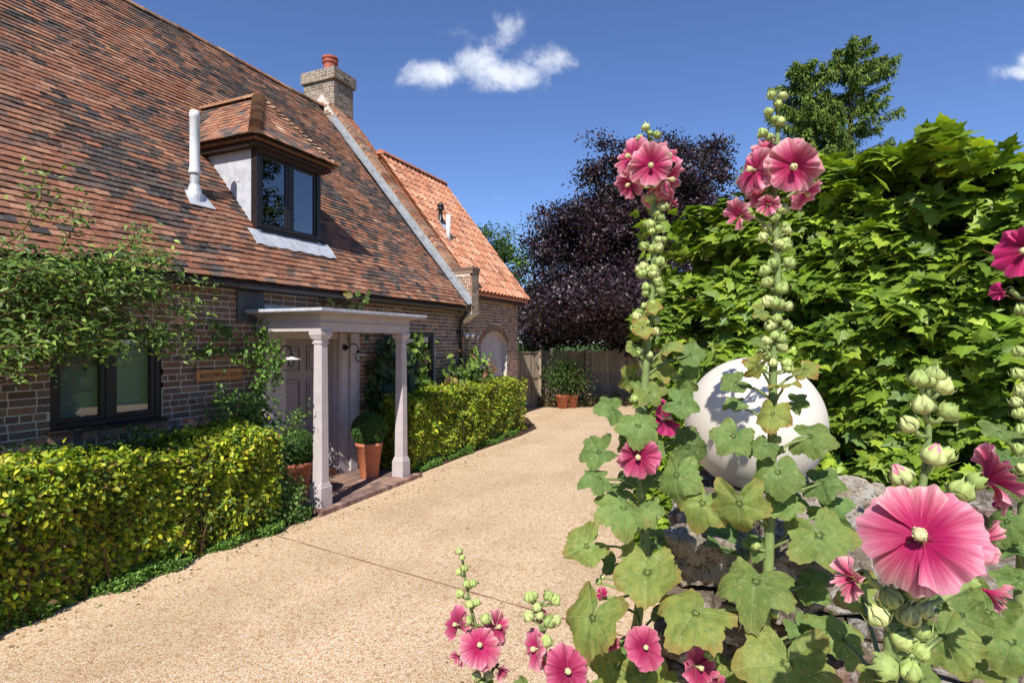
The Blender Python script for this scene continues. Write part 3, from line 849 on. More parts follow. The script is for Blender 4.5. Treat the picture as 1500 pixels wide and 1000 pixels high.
for (x0, x1) in ((6.30, 6.66), (6.80, 7.16)):
    for (z0, z1) in ((.28, .85), (.98, 1.62), (1.74, 2.12)):
        mb.box((x0, WY + .175, z0), (x1, WY + .2, z0 + .02)); mb.box((x0, WY + .175, z1 - .02), (x1, WY + .2, z1)); mb.box((x0, WY + .175, z0 + .02), (x0 + .02, WY + .2, z1 - .02)); mb.box((x1 - .02, WY + .175, z0 + .02), (x1, WY + .2, z1 - .02))
        mb.box((x0 + .06, WY + .185, z0 + .06), (x1 - .06, WY + .2, z1 - .06))
door = mb.build('door', M['door_paint'], house, bevel=.003)
mb = MB(); mb.lathe((6.72, WY + .15, 1.05), [(.02, -.0), (.03, .01), (.03, .04), (.01, .05)], 12); mb.tube([(6.72, WY + .15, 1.075), (6.72, WY + .2, 1.075)], .01, 8); mb.build('handle', simple('brass', (.5, .36, .12), .3, .5, 1., bump=0), door, True)
# low terracotta doormat step behind
mb = MB(); mb.box((6.25, WY + .0, .062), (7.25, WY + .19, .16), (.30, .13, .08)); mb.build('threshold', M['brick'], house)

# the roofed brick wing behind the parapet -----------------------------------
ext = thing('brick_wing', (13.5, 8, 0), 'lower brick wing with bright orange pantile roof and arched grey door', 'building')
E2Y, E2Z, R2Y, R2Z, XE = 6.02, 3.36, 8.76, 6.92, 14.72
u2 = unit([0, R2Y - E2Y, R2Z - E2Z]); n2 = np.array([0, -u2[2], u2[1]]); L2 = math.hypot(R2Y - E2Y, R2Z - E2Z)
AX0, AX1, AZS = 12.42, 13.98, 2.14; ACX = (AX0 + AX1) / 2; RISE = .33; ARR = ((AX1 - ACX) ** 2 + RISE ** 2) / (2 * RISE); ACZ = AZS + RISE - ARR


def arch(x): return ACZ + math.sqrt(max(0, ARR ** 2 - (x - ACX) ** 2))


mb = MB(); xs = np.linspace(AX0, AX1, 13)
wallbody(mb, PX1 + .001, XE, WY + .004, WY + .28, 0, 3.5, [(AX0, AX1, 0, 2.62)])
V = []; n = 13
for y in (WY + .004, WY + .28):
    V += [(x, y, arch(x)) for x in xs] + [(x, y, 2.62) for x in xs]
F = [(i, i + 1, n + i + 1, n + i) for i in range(n - 1)] + [(2 * n + i, 3 * n + i, 3 * n + i + 1, 2 * n + i + 1) for i in range(n - 1)] + [(i, 2 * n + i, 2 * n + i + 1, i + 1) for i in range(n - 1)]
mb.add(V, F)
mb.add([(XE, WY + .28, 0), (XE, 11.2, 0), (XE, 11.2, 3.4), (XE, R2Y, R2Z - .12), (XE, WY + .28, 3.45), (XE - .25, WY + .28, 0), (XE - .25, 11.2, 0), (XE - .25, 11.2, 3.4), (XE - .25, R2Y, R2Z - .12), (XE - .25, WY + .28, 3.45)],
       [(0, 1, 2, 3, 4), (5, 9, 8, 7, 6), (0, 5, 6, 1), (1, 6, 7, 2), (2, 7, 8, 3), (3, 8, 9, 4), (4, 9, 5, 0)])
wv = mb.build('wall', M['mortar'], ext)
mb = MB(); RNG2 = .13


def notarch(x, z):
    if AX0 - .14 < x < AX1 + .14:
        if z > AZS - .02: 
            if math.hypot(x - ACX, z - ACZ) < ARR + RNG2 + .05: return False
        elif AX0 < x < AX1: return False
    return True


bricks(mb, (0, WY + .004, 0), (1, 0, 0), (0, -1, 0), PX1, AX0 - .003, .02, 3.4, BR + BR2[:2], None, inside=notarch)
bricks(mb, (0, WY + .004, 0), (1, 0, 0), (0, -1, 0), AX0, AX1, 2.22, 3.4, BR + BR2[:2], None, inside=notarch)
bricks(mb, (0, WY + .004, 0), (1, 0, 0), (0, -1, 0), AX1 + .003, XE, .02, 3.4, BR + BR2[:2], None, inside=notarch)
a0 = math.asin((AX1 - ACX) / ARR); k = -a0 - .03
while k < a0 + .03:
    for r0, r1, st in ((ARR, ARR + .105, 0), (ARR + .113, ARR + .17, 0)):
        d1 = np.array([math.sin(k), 0, math.cos(k)]); t1 = np.array([math.cos(k), 0, -math.sin(k)])
        mb.obox(np.array([ACX, WY + .03, ACZ]) + d1 * r0, t1 * .062, (0, -.038, 0), d1 * (r1 - r0), pick(BR2, 1, .15)[0])
    k += .072 / ARR
mb.build('brickwork', M['brick'], wv)
mb = MB(); V = [(x, WY + .14, 0.02) for x in xs] + [(x, WY + .14, arch(x) + .02) for x in xs]
mb.add(V, [(i, i + 1, n + i + 1, n + i) for i in range(n - 1)])
for x in np.arange(AX0 + .12, AX1, .14): mb.box((x, WY + .13, .03), (x + .006, WY + .142, arch(x)), (.2, .2, .2))
mb.build('arched_door', M['paint'], ext)
mb = MB(); rr = MB()
rr.add([(PX1, E2Y, E2Z - .03), (XE + .08, E2Y, E2Z - .03), (XE + .08, R2Y, R2Z - .03), (PX1, R2Y, R2Z - .03), (PX1, 11.5, E2Z - .03), (XE + .08, 11.5, E2Z - .03), (PX1, E2Y, E2Z - .09), (XE + .08, E2Y, E2Z - .09), (XE + .08, 11.5, E2Z - .09), (PX1, 11.5, E2Z - .09), (XE + .08, R2Y, R2Z - .14), (PX1, R2Y, R2Z - .14)],
       [(0, 1, 2, 3), (3, 2, 5, 4), (0, 6, 7, 1), (4, 5, 8, 9), (6, 11, 10, 7), (11, 9, 8, 10), (1, 7, 10, 2), (2, 10, 8, 5)], (.45, .17, .085))
r2 = rr.build('roof', M['pantile'], ext)
PW, PG = .205, .275
for k in range(int(L2 / PG) + 1):
    s = k * PG; x = PX1
    while x < XE + .09:
        c = pick([(.44, .19, .105), (.40, .17, .095), (.48, .225, .13), (.33, .145, .09), (.50, .27, .17)], 1, .08)[0]; m_ = 9; V = []
        ds = random.uniform(-.006, .006); dn_ = random.uniform(-.003, .003)
        for ss, h0 in ((s + ds, .032), (min(s + PG + .03, L2), .008)):
            for i in range(m_):
                t = i / (m_ - 1); hh = .032 * math.sin(t * 2 * math.pi - .6) + .018
                V.append(np.array([min(x + t * (PW + .02), XE + .10), E2Y, E2Z]) + u2 * ss + n2 * (hh + h0 + dn_))
        V2 = [v - n2 * .014 for v in V[:m_]]
        mb.add(V + V2, [(i, i + 1, m_ + i + 1, m_ + i) for i in range(m_ - 1)] + [(2 * m_ + i, 2 * m_ + i + 1, i + 1, i) for i in range(m_ - 1)], c)
        x += PW
mb.build('tile_course', M['pantile'], r2)
mb = MB(); x = PX1
while x < XE + .05:
    V = []; n = 9
    for xx in (x, min(x + .42, XE + .1)):
        for i in range(n):
            a = math.pi * i / (n - 1); V.append((xx, R2Y - .13 * math.cos(a), R2Z + .11 * math.sin(a) - .01))
    mb.add(V, [(i, i + 1, n + i + 1, n + i) for i in range(n - 1)] + [tuple(range(n))[::-1], tuple(range(n, 2 * n))], pick([(.42, .16, .09)], 1, .12)[0]); x += .40
mb.build('ridge_tile', M['pantile'], r2)
mb = MB(); mb.box((PX1, E2Y + .06, E2Z - .13), (XE + .06, E2Y + .10, E2Z - .03)); mb.box((PX1, E2Y + .1, E2Z - .13), (XE + .05, WY, E2Z - .11)); mb.build('fascia', M['dark'], ext)
def pantz(y): return E2Z + (y - E2Y) * (R2Z - E2Z) / (R2Y - E2Y)
mb = MB(); x, y = 12.25, 7.34; z = pantz(y)
mb.lathe((x, y, z - .1), [(.07, 0), (.07, .30), (.05, .32), (.05, .5), (.085, .51), (.085, .55), (.06, .56), (.06, .58), (.085, .59), (.085, .63), (.05, .68)], 14); f1 = mb.build('flue', M['dark'], ext, True)
mb = MB(); V = [np.array([x + a, y, z]) + u2 * b + n2 * .075 for a, b in ((-.13, -.2), (.16, -.2), (.13, .12), (-.1, .12))]; V += [q + n2 * .006 for q in V]
mb.add(V, [(0, 3, 2, 1), (4, 5, 6, 7), (0, 1, 5, 4), (1, 2, 6, 5), (2, 3, 7, 6), (3, 0, 4, 7)]); mb.build('flashing', M['lead'], f1)
mb = MB(); mb.tube([(12.08, 7.02, 4.5), (12.08, 7.02, 5.3)], .055, 12); mb.build('vent_pipe', M['white_pipe'], ext, True)

# small things fixed to the house -----------------------------------------
sg = thing('house_sign', (5.08, 6.28, 1.78), 'long oak name board screwed to brick wall left of porch', 'sign')
mb = MB(); mb.box((4.745, 6.262, 1.708), (5.405, 6.292, 1.852)); bd = mb.build('board', M['wood'], sg, bevel=.004)
cu = bpy.data.curves.new('lettering', 'FONT'); cu.body = 'BEECHBOROUGH'; cu.size = .074; cu.extrude = .002; cu.align_x = 'CENTER'; cu.align_y = 'CENTER'
to = bpy.data.objects.new('tmp', cu); scene.collection.objects.link(to); bpy.context.view_layer.update()
me = bpy.data.meshes.new_from_object(to.evaluated_get(bpy.context.evaluated_depsgraph_get())); bpy.data.objects.remove(to)
lo = bpy.data.objects.new('lettering', me); scene.collection.objects.link(lo); lo.parent = bd; lo.rotation_euler = (R(90), 0, 0)
lo.location = (5.085 - 5.08, 6.2605 - 6.28, 0); me.materials.clear(); me.materials.append(simple('burnt_letters', (.13, .055, .025), .8, .1)); WL[lo.name] = np.zeros(3)


def lamp(x, z, y, label):
    t = thing('wall_lamp', (x, y, z), label, 'lamp', 'swan neck lamps beside the front door')
    mb = MB(); mb.tube([(x, y, z), (x, y - .02, z)], [.055, .05], 20); mb.tube([(x, y - .02, z), (x, y - .05, z)], [.03, .022], 14); mb.build('mounting_plate', M['dark'], t, True)
    mb = MB(); P = []
    for i in range(11):
        a = math.pi * i / 10; P.append((x, y - .05 - .03 - .095 * (1 - math.cos(a)), z + .075 * math.sin(a) - .02 * i / 10))
    mb.tube([(x, y - .04, z)] + P + [(x, P[-1][1], z - .05)], .009, 10)
    ly = P[-1][1]; mb.lathe((x, ly, z - .095), [(.032, 0), (.036, .02), (.03, .045), (.012, .055)], 16); mb.build('arm', M['dark'], t, True)
    mb = MB(); mb.lathe((x, ly, z - .12), [(.150, -.006), (.151, .0), (.06, .022), (.034, .035), (.03, .035), (.055, .016), (.145, -.004)], 32); mb.build('shade', M['white'], t, True)
    mb = MB(); mb.lathe((x, ly, z - .23), [(.012, 0), (.03, .012), (.042, .045), (.042, .09), (.034, .11)], 20); g = mb.build('glass_jar', M['clear'], t, True)
    mb = MB()
    for k in range(6):
        a = k * math.pi / 3; mb.tube([(x + .045 * math.cos(a), ly + .045 * math.sin(a), z - .12), (x + .046 * math.cos(a), ly + .046 * math.sin(a), z - .19), (x + .02 * math.cos(a), ly + .02 * math.sin(a), z - .235)], .0022, 5)
    mb.build('cage', M['dark'], g)


lamp(5.99, 2.075, WY - .031, 'black swan neck lamp with white dish shade, left of the front door')
lamp(7.41, 2.10, WY - .043, 'black swan neck lamp with white dish shade, right of the front door')
sec = thing('security_light', (11.5, 6.2, 2.34), 'pair of small white spotlights on brick wall beside downpipe', 'light')
mb = MB(); mb.tube([(11.50, 6.30, 2.36), (11.50, 6.24, 2.36)], .05, 14); mb.build('back_box', M['white'], sec)
for dx in (-.13, .14):
    mb = MB(); c = np.array([11.50 + dx, 6.13, 2.36]); mb.tube([c + (0, .10, .0), c + (0, .0, -.03), c + (0, -.03, -.04)], [.03, .055, .06], 14); mb.build('lamp_head', M['white'], sec, True)
# ------------------------------------------------------------ potted box balls
def topiary(x, y, label, r=.27, h=.55):
    t = thing('potted_topiary', (x, y, .06), label, 'potted plant', 'clipped box balls in tall clay pots')
    mb = MB(); mb.lathe((x, y, .06), [(.135, 0), (.14, .01), (.20, h - .06), (.208, h - .055), (.214, h - .04), (.214, h), (.19, h), (.185, h - .05), (.02, h - .06)], 40)
    mb.build('pot', M['pot'], t, True)
    mb = MB(); zc = .06 + h + r - .07; g = np.random.default_rng(int(x * 100))
    mb.tube([(x, y, .06 + h - .07), (x, y, zc)], .02, 8, (.1, .07, .04))
    c = (.012, .02, .006); V = []; F = []
    mb.lathe((x, y, zc), [(r * .86 * math.sin(a), -r * .86 * math.cos(a)) for a in np.linspace(.05, 3.09, 12)], 20, c)
    n = 9000; d = rand_dirs(n, r=g); rad = r * (1 - .10 * g.random(n) ** 1.5) + .012 * np.array([mn.noise(Vector(q * 5)) for q in d])
    P = np.array([x, y, zc]) + d * rad[:, None]
    scatter(mb, OVAL, OVAL_F, P, d + .7 * g.normal(size=(n, 3)), d + .6 * g.normal(size=(n, 3)), g.uniform(.016, .028, n), pick([(.045, .105, .018), (.06, .14, .022), (.035, .085, .018), (.09, .18, .03)], n, .2, g))
    mb.build('box_ball', M['box_leaf'], t)


topiary(7.30, 5.68, 'clipped box ball in tall terracotta pot between the two porch columns')
topiary(5.80, 5.72, 'clipped box ball in terracotta pot half hidden behind the nearest porch column', .25, .53)


# ------------------------------------------------------------ hedges
def hedge(name, label, x0, x1, yf, yb, top, n, pal, wts, seed, size=(.045, .075)):
    """yf(x), top(x): front face and height along the hedge"""
    g = np.random.default_rng(seed); t = thing(name, ((x0 + x1) / 2, (yf(x0) + yb) / 2, 0), label, 'hedge')
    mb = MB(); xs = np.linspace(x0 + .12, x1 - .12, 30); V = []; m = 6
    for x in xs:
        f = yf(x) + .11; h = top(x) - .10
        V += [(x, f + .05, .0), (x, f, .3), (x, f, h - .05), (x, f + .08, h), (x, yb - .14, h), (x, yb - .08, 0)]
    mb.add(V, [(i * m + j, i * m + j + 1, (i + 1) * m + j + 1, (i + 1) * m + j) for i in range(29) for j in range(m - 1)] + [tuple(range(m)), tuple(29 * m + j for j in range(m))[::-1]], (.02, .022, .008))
    for k in range(int((x1 - x0) * 22)):
        x = g.uniform(x0, x1); y = yf(x) + g.uniform(.03, .2); pts = [(x, y, 0)]
        hh = top(x) * g.uniform(.5, .98)
        for q in range(4): pts.append((x + g.normal() * .04 * (q + 1), y + g.normal() * .03, hh * (q + 1) / 4))
        mb.tube(pts, [.009, .008, .006, .004, .002], 5, (.10, .07, .045))
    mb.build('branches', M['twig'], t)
    mb = MB(); u = g.random(n)
    xx = x0 + (x1 - x0) * g.random(n); ff = np.array([yf(a) for a in xx]); tt = np.array([top(a) for a in xx])
    P = np.zeros((n, 3)); N = np.zeros((n, 3))
    fr = u < .62; tp = (u >= .62) & (u < .90); e0 = (u >= .90) & (u < .95); e1 = u >= .95
    dep = np.abs(g.normal(size=n)) * .055
    zz = g.random(n) ** .9
    P[fr] = np.stack([xx, ff + dep + .10 * (1 - zz) ** 3, zz * tt], 1)[fr]; N[fr] = (-.85, -1, .6)
    yy = ff + (yb - ff) * g.random(n)
    P[tp] = np.stack([xx, yy, tt - dep], 1)[tp]; N[tp] = (-.1, -.25, 1)
    P[e0] = np.stack([x0 + dep, yy, zz * tt], 1)[e0]; N[e0] = (-1, -.1, .6)
    P[e1] = np.stack([x1 - dep, yy, zz * tt], 1)[e1]; N[e1] = (1, -.3, .6)
    lump = np.array([mn.noise(Vector(p * 2.4)) * .12 + mn.noise(Vector(p * 6)) * .075 for p in P])
    P = P + unit(N) * lump[:, None]
    r_ = g.random(n) < .09; P[r_] += unit(N[r_] + .6 * g.normal(size=(r_.sum(), 3))) * g.uniform(.02, .09, (r_.sum(), 1))
    P[:, 2] = np.maximum(P[:, 2], .02)
    tip = np.array([0, -.5, -.35]) + .75 * g.normal(size=(n, 3))
    c = pick(pal, n, .22, g, wts) * np.array([1 + .55 * mn.noise(Vector(p * 2.1 + Vector((9., 0, 0)) if False else (p[0] * 2.1 + 9, p[1] * 2.1, p[2] * 2.1))) for p in P])[:, None]
    scatter(mb, OVAL, OVAL_F, P, N * .9 + .72 * g.normal(size=(n, 3)), tip, g.uniform(*size, n), c)
    mb.build('foliage', M['hedge_leaf'], t); return t


YG = [(.36, .39, .03), (.46, .47, .035), (.25, .33, .025), (.13, .22, .02), (.07, .13, .018), (.20, .12, .05), (.46, .42, .07)]
YW = [4, 3, 4, 4, 3, .8, .6]


def fl1(x): return 5.30 - .03 * x + .12 * max(0, x - 4.6) ** 2 + .05 * math.sin(x * 2)
def tl1(x): return 1.18 + .04 * math.sin(x * 3.1) - .02 * (x - 3)
hedge('beech_hedge', 'long clipped yellow green hedge under the left window', .4, 4.97, fl1, 6.05, tl1, 29000, YG, YW, 3)


def fl2(x): return 5.33 + .16 * max(0, x - 11.6) ** 2 + .04 * math.sin(x * 2.3)
def tl2(x): return 1.26 + .03 * math.sin(x * 2.7) - .18 * max(0, 8.7 - x)
hedge('beech_hedge', 'clipped yellow green hedge beyond the porch, rounded at its far end', 8.0, 12.95, fl2, 6.02, tl2, 30000, YG, YW, 5, (.045, .08))

# low ground cover along the foot of the hedges: nobody could count it
g = np.random.default_rng(11); mb = MB(); n = 15000
xx = np.concatenate([g.uniform(1.2, 5.5, 8000), g.uniform(7.95, 12.6, 7000)]); n = len(xx)
ff = np.where(xx < 6, 5.26 - .03 * xx, 5.26 + .08 * np.maximum(0, xx - 11.4) ** 2)
wv_ = .05 * np.sin(xx * 5) + .04 * np.sin(xx * 11.3)
P = np.stack([xx, ff + .02 + wv_ * 1.3 + .16 * g.random(n), .01 + .09 * g.random(n) ** 1.2 * (1 + .6 * np.sin(xx * 4.3) * np.sin(xx * 1.7 + 1))], 1)
scatter(mb, OVAL, OVAL_F, P, g.normal(size=(n, 3)) * .6 + (0, -.3, 1), g.normal(size=(n, 3)) + (0, -.6, .3), g.uniform(.02, .040, n), pick([(.09, .18, .03), (.13, .25, .04), (.06, .13, .02), (.18, .30, .06)], n, .2, g))
tag(mb.build('ground_cover', M['leaf']), kind='stuff')


# ------------------------------------------------------------ shrubs and climbers
def walkstem(p0, p1, n, wob, g):
    p0 = np.array(p0, float); p1 = np.array(p1, float); P = [p0 + (p1 - p0) * i / (n - 1) for i in range(n)]; P = np.array(P)
    for k in range(1, n): P[k] += g.normal(size=3) * wob * (1 if k < n - 1 else .5)
    return P


def climber(name, label, stems, nl, size, pal, wts, seed, spread=.10, ny=(-.2, -1, .5), tmpl=(OVAL, OVAL_F), mat='leaf', rad=.006, drop=None, cat='climber', jn=.55, dirn=(0, -.4, -.7), lo=.12, stemc=(.10, .07, .04)):
    g = np.random.default_rng(seed); b = stems[0][0]
    t = thing(name, (b[0], b[1], 0), label, cat)
    mb = MB(); lb = MB(); LP = []
    for s in stems:
        pts = []
        for a, c in zip(s, s[1:]): pts += list(walkstem(a, c, 5, .02, g))[:-1]
        pts.append(np.array(s[-1], float)); pts = np.array(pts)
        mb.tube(pts, np.linspace(rad, rad * .35, len(pts)), 6, stemc); LP.append(pts)
    mb.build('stem', M['twig'] if stemc[1] < .12 else M['stemgreen'], t)
    A = []
    for pts in LP:
        L = np.linalg.norm(np.diff(pts, axis=0), axis=1).sum(); A.append(L)
    A = np.array(A) / sum(A)
    for pts, a in zip(LP, A):
        m = int(nl * a); k = g.uniform(lo, 1, m) * (len(pts) - 1); i = np.minimum(k.astype(int), len(pts) - 2)
        P = pts[i] + (pts[i + 1] - pts[i]) * (k - i)[:, None]
        off = g.normal(size=(m, 3)) * spread * np.array([1, .6, 1])
        P = P + off
        scatter(lb, tmpl[0], tmpl[1], P, np.array(ny) + jn * g.normal(size=(m, 3)), np.array(dirn) + .7 * g.normal(size=(m, 3)), g.uniform(*size, m), pick(pal, m, .22, g, wts))
    lb.build('foliage', M[mat], t); return t


LEAFLET = [(0, 0, 0), (-.2, .35, .05), (0, .38, 0), (.2, .35, .05), (-.13, .75, .02), (0, .78, -.03), (.13, .75, .02), (0, 1.05, -.12)]; LEAFLET_F = OVAL_F
G1 = [(.06, .13, .02), (.10, .20, .03), (.04, .09, .018), (.16, .27, .05)]
# big rose-like shrub filling the left edge
g = np.random.default_rng(21); S = []
for k in range(46):
    x0 = g.uniform(2.0, 2.35); tx = g.uniform(2.4, 3.72); tz = g.uniform(2.15, 2.98) - .22 * max(0, tx - 3.3)
    ty = g.uniform(5.25, 6.1); S.append([(x0, 6.1, .0), (x0 + .1, 6.0, tz * .8), (tx, ty, tz), (tx + g.uniform(.0, .45), ty - g.uniform(0, .25), tz + g.uniform(-.22, .15))])
for a in (((2.6, 5.8, 2.6), (2.95, 5.6, 3.0), (3.05, 5.55, 3.45)), ((2.6, 5.8, 2.6), (3.5, 5.7, 2.8), (3.9, 5.6, 3.15)), ((2.8, 5.8, 2.3), (3.9, 5.7, 2.75), (4.55, 5.7, 2.82)), ((2.8, 5.8, 2.4), (3.9, 5.7, 2.3), (4.4, 5.75, 2.35)), ((2.5, 5.7, 2.8), (2.7, 5.5, 3.3), (2.72, 5.45, 3.6)),
          ((3.1, 5.8, 2.6), (3.5, 5.7, 3.0), (3.72, 5.6, 3.35))):
    S.append([(2.2, 6.1, 0), (2.3, 6.0, 1.6)] + list(a))
sh = climber('rose_shrub', 'large leafy green shrub arching over the left window and eave', S, 6600, (.045, .082), [(.095, .165, .03), (.15, .235, .045), (.06, .11, .024), (.25, .34, .07)], [4, 4, 3, 2], 22, .08, (-.3, -.5, 1), rad=.010, lo=.5, tmpl=(LEAFLET, LEAFLET_F), cat='shrub', dirn=(.3, -.6, -.3))
# climber round the name board
climber('climbing_rose', 'light green climber around the oak name board', [[(5.55, 6.2, 0), (5.6, 6.2, 1.1), (5.55, 6.15, 1.9), (5.62, 6.1, 2.45)], [(5.55, 6.15, 1.9), (5.2, 6.18, 2.08), (4.85, 6.2, 2.12), (4.72, 6.2, 2.05)], [(5.5, 6.15, 2.0), (5.15, 6.2, 2.32), (4.95, 6.2, 2.38)],
        [(5.58, 6.15, 1.7), (5.74, 6.0, 1.95), (5.75, 6.0, 1.6)], [(5.55, 6.1, 1.6), (5.68, 6.0, 2.2), (5.72, 5.98, 1.85)]], 620, (.05, .085), [(.10, .20, .03), (.17, .30, .06), (.07, .15, .025)], [3, 3, 2], 31, .055)
climber('climbing_rose', 'bushy light green climber low on the wall beneath the oak name board', [[(5.2, 6.1, .4), (5.1, 6.1, 1.3), (4.95, 6.05, 1.55)], [(5.2, 6.1, .4), (5.4, 6.05, 1.2), (5.45, 6.0, 1.6)], [(5.2, 6.1, .4), (5.2, 6.0, 1.2), (5.25, 5.95, 1.45)], [(5.2, 6.1, .4), (5.5, 5.95, 1.0), (5.5, 5.9, 1.3)]], 1100, (.045, .075), G1, [3, 4, 2, 2], 32, .11)
# dark leaved bush at the end of the left hedge
g = np.random.default_rng(41); S = []
for k in range(44):
    a = g.uniform(0, 6.28); r = g.uniform(.05, .36); z = g.uniform(.12, 1.22) * (1 - .35 * r) * (.52 if math.cos(a) > .1 else 1.)
    S.append([(5.12, 5.45, 0), (5.12 + .5 * r * math.cos(a), 5.42 + .4 * r * math.sin(a), z * .6), (5.12 + r * math.cos(a), 5.34 + .8 * r * math.sin(a), z)])
S.append([(5.1, 5.4, .6), (5.3, 5.35, 1.15), (5.52, 5.3, 1.32)])
climber('leafy_bush', 'loose dark green bush between the left hedge and nearest porch column', S, 7000, (.03, .055), [(.07, .14, .03), (.11, .20, .04), (.05, .10, .02), (.17, .27, .07)], [4, 4, 2, 1.5], 42, .07, cat='bush', rad=.006)
BIG = [(0, 0, 0), (-.42, .18, .05), (-.48, .5, .02), (0, .45, -.02), (.42, .18, .05), (.48, .5, .02), (-.25, .85, -.03), (.25, .85, -.03), (0, 1.08, -.08)]
BIG_F = [(0, 3, 2, 1), (0, 4, 5, 3), (3, 6, 2), (3, 5, 7), (3, 7, 8, 6)]
g = np.random.default_rng(51); S = []
for k in range(16):
    x = g.uniform(7.95, 9.0); z = g.uniform(1.3, 2.45); S.append([(8.4, 6.2, 0), ((8.4 + x) / 2, 6.1, z * .5), (x, 6.12, z)])
climber('climbing_hydrangea', 'dark large leaved climber covering wall right of the door', S, 1500, (.10, .17), [(.035, .06, .02), (.05, .085, .025), (.075, .12, .03)], [3, 3, 1], 52, .12, tmpl=(BIG, BIG_F), jn=.35)
S = []
for k in range(12):
    x = g.uniform(10.45, 12.1); z = g.uniform(1.35, 2.0) - .1 * abs(x - 11.2); S.append([(11.2, 6.2, 0), ((11.2 + x) / 2, 6.12, z * .6), (x, 6.08 - .2 * g.random(), z)])
climber('climbing_vine', 'bright large leaved vine on wall between far window and arched door', S, 620, (.11, .18), [(.14, .22, .04), (.20, .30, .06), (.09, .15, .03), (.26, .13, .06)], [3, 3, 2, .8], 53, .12, tmpl=(BIG, BIG_F), jn=.4)
S = [[(9.2, 6.15, 1.0), (9.5, 6.1, 1.6), (9.6, 6.1, 2.1)], [(9.0, 6.15, 1.0), (9.2, 6.1, 1.9), (9.35, 6.05, 2.35)], [(9.1, 6.15, .9), (9.9, 6.1, 1.3)]]
climber('climbing_vine', 'yellow green vine stems across the window behind the far porch column', S, 200, (.08, .14), [(.18, .26, .04), (.12, .2, .03)], [1, 1], 54, .10, tmpl=(BIG, BIG_F))
climber('climbing_vine', 'red and green young vine sprig at the eave above the porch roof', [[(7.6, 6.25, 2.4), (7.5, 6.2, 2.75), (7.3, 6.05, 2.9), (7.0, 5.9, 2.98)], [(7.5, 6.2, 2.75), (7.5, 6.0, 2.9), (7.65, 5.88, 3.0)], [(7.5, 6.2, 2.8), (7.0, 6.15, 2.8), (6.8, 6.1, 2.78)]], 46, (.07, .12), [(.14, .20, .05), (.36, .13, .08), (.28, .24, .09)], [3, 2, 2], 55, .05, tmpl=(BIG, BIG_F))
S = [[(10.7, 6.0, 1.15), (10.2, 5.9, 1.3)], [(11.4, 6.0, 1.15), (11.8, 5.95, 1.35)], [(10.9, 5.9, 1.1), (9.9, 5.95, 1.22)], [(12.3, 6.1, 1.2), (12.5, 6.05, 1.6)]]
climber('garden_shrub', 'reddish brown leaved shrub along the back of the far hedge', S, 170, (.08, .14), [(.32, .17, .09), (.24, .2, .07), (.14, .08, .05)], [2, 1, 1], 56, .11, tmpl=(BIG, BIG_F), cat='shrub')
# soft planting behind the left hedge
g = np.random.default_rng(61); mb = MB(); n = 7000
P = np.stack([g.uniform(.5, 5.4, n), g.uniform(5.75, 6.22, n), g.uniform(.9, 1.32, n)], 1); P[:, 2] -= .14 * np.abs(np.sin(P[:, 0] * 3.2))
scatter(mb, OVAL, OVAL_F, P, g.normal(size=(n, 3)) * .6 + (0, -.3, 1), g.normal(size=(n, 3)), g.uniform(.03, .06, n), pick(G1, n, .2, g))
mb.box((.5, 5.85, 0), (5.0, 6.15, .95), (.02, .03, .012))
tag(mb.build('border_planting', M['leaf']), kind='stuff')


# ------------------------------------------------------------ fence, far pots
def fence(pts, label, h=1.8, name='board_fence', seed=1):
    g = np.random.default_rng(seed); t = thing(name, (*pts[0], 0), label, 'fence'); bb = MB()
    for a, b in zip(pts, pts[1:]):
        a = np.array([*a, 0.]); b = np.array([*b, 0.]); d = b - a; L = np.linalg.norm(d); d /= L; nrm = np.array([d[1], -d[0], 0])
        if np.dot(nrm, -a) < 0: nrm = -nrm
        u = 0
        while u < L - .02:
            wd = min(.10, L - u); c = pick([(.25, .20, .15), (.30, .245, .18), (.20, .165, .125), (.27, .21, .15)], 1, .12, g)[0]
            bb.obox(a + d * u + nrm * (.012 * (int(u / .1) % 2)) + (0, 0, .05), d * (wd - .004), nrm * .014, (0, 0, h - .07 + g.normal() * .006), c); u += .1
        for z in (.35, h / 2, h - .3):
            bb.obox(a - nrm * .04 + (0, 0, z), d * L, nrm * .038, (0, 0, .08), (.22, .18, .13))
        bb.obox(a + nrm * .028 + (0, 0, h * .52), d * L, nrm * .02, (0, 0, .07), (.22, .17, .12))
        bb.obox(a - nrm * .03 + (0, 0, h - .02), d * L, nrm * .09, (0, 0, .03), (.26, .21, .15))
        bb.obox(a - nrm * .02 + (0, 0, .0), d * L, nrm * .05, (0, 0, .05), (.2, .16, .12))
        pp = np.arange(0, L + .1, 1.83)
        for q in pp:
            pb = MB(); o = a + d * q + nrm * .03; pb.obox(o - d * .05, d * .1, nrm * .1, (0, 0, h + .06), (.30, .24, .17)); pb.add([o - d * .055 + (0, 0, h + .06), o + d * .055 + (0, 0, h + .06), o + d * .055 + nrm * .11 + (0, 0, h + .06), o - d * .055 + nrm * .11 + (0, 0, h + .06), o + nrm * .05 + (0, 0, h + .11)], [(0, 1, 4), (1, 2, 4), (2, 3, 4), (3, 0, 4)], (.3, .24, .17))
            pb.build('post', M['board'], t)
    bb.build('boards', M['board'], t); return t


def xy(px, D): p = at(px, 500, D); return (p[0], p[1])


fence([(14.75, 8.0), xy(788, 19.3), xy(806, 20.6)], 'tall board fence running back from brick wing, sunlit at its far end', 1.85, seed=2)
fence([xy(806, 20.7), xy(860, 20.9), xy(1000, 20.4), xy(1300, 18.5), xy(1700, 13)], 'shaded board fence with mid rail below the purple tree', 1.85, seed=3)


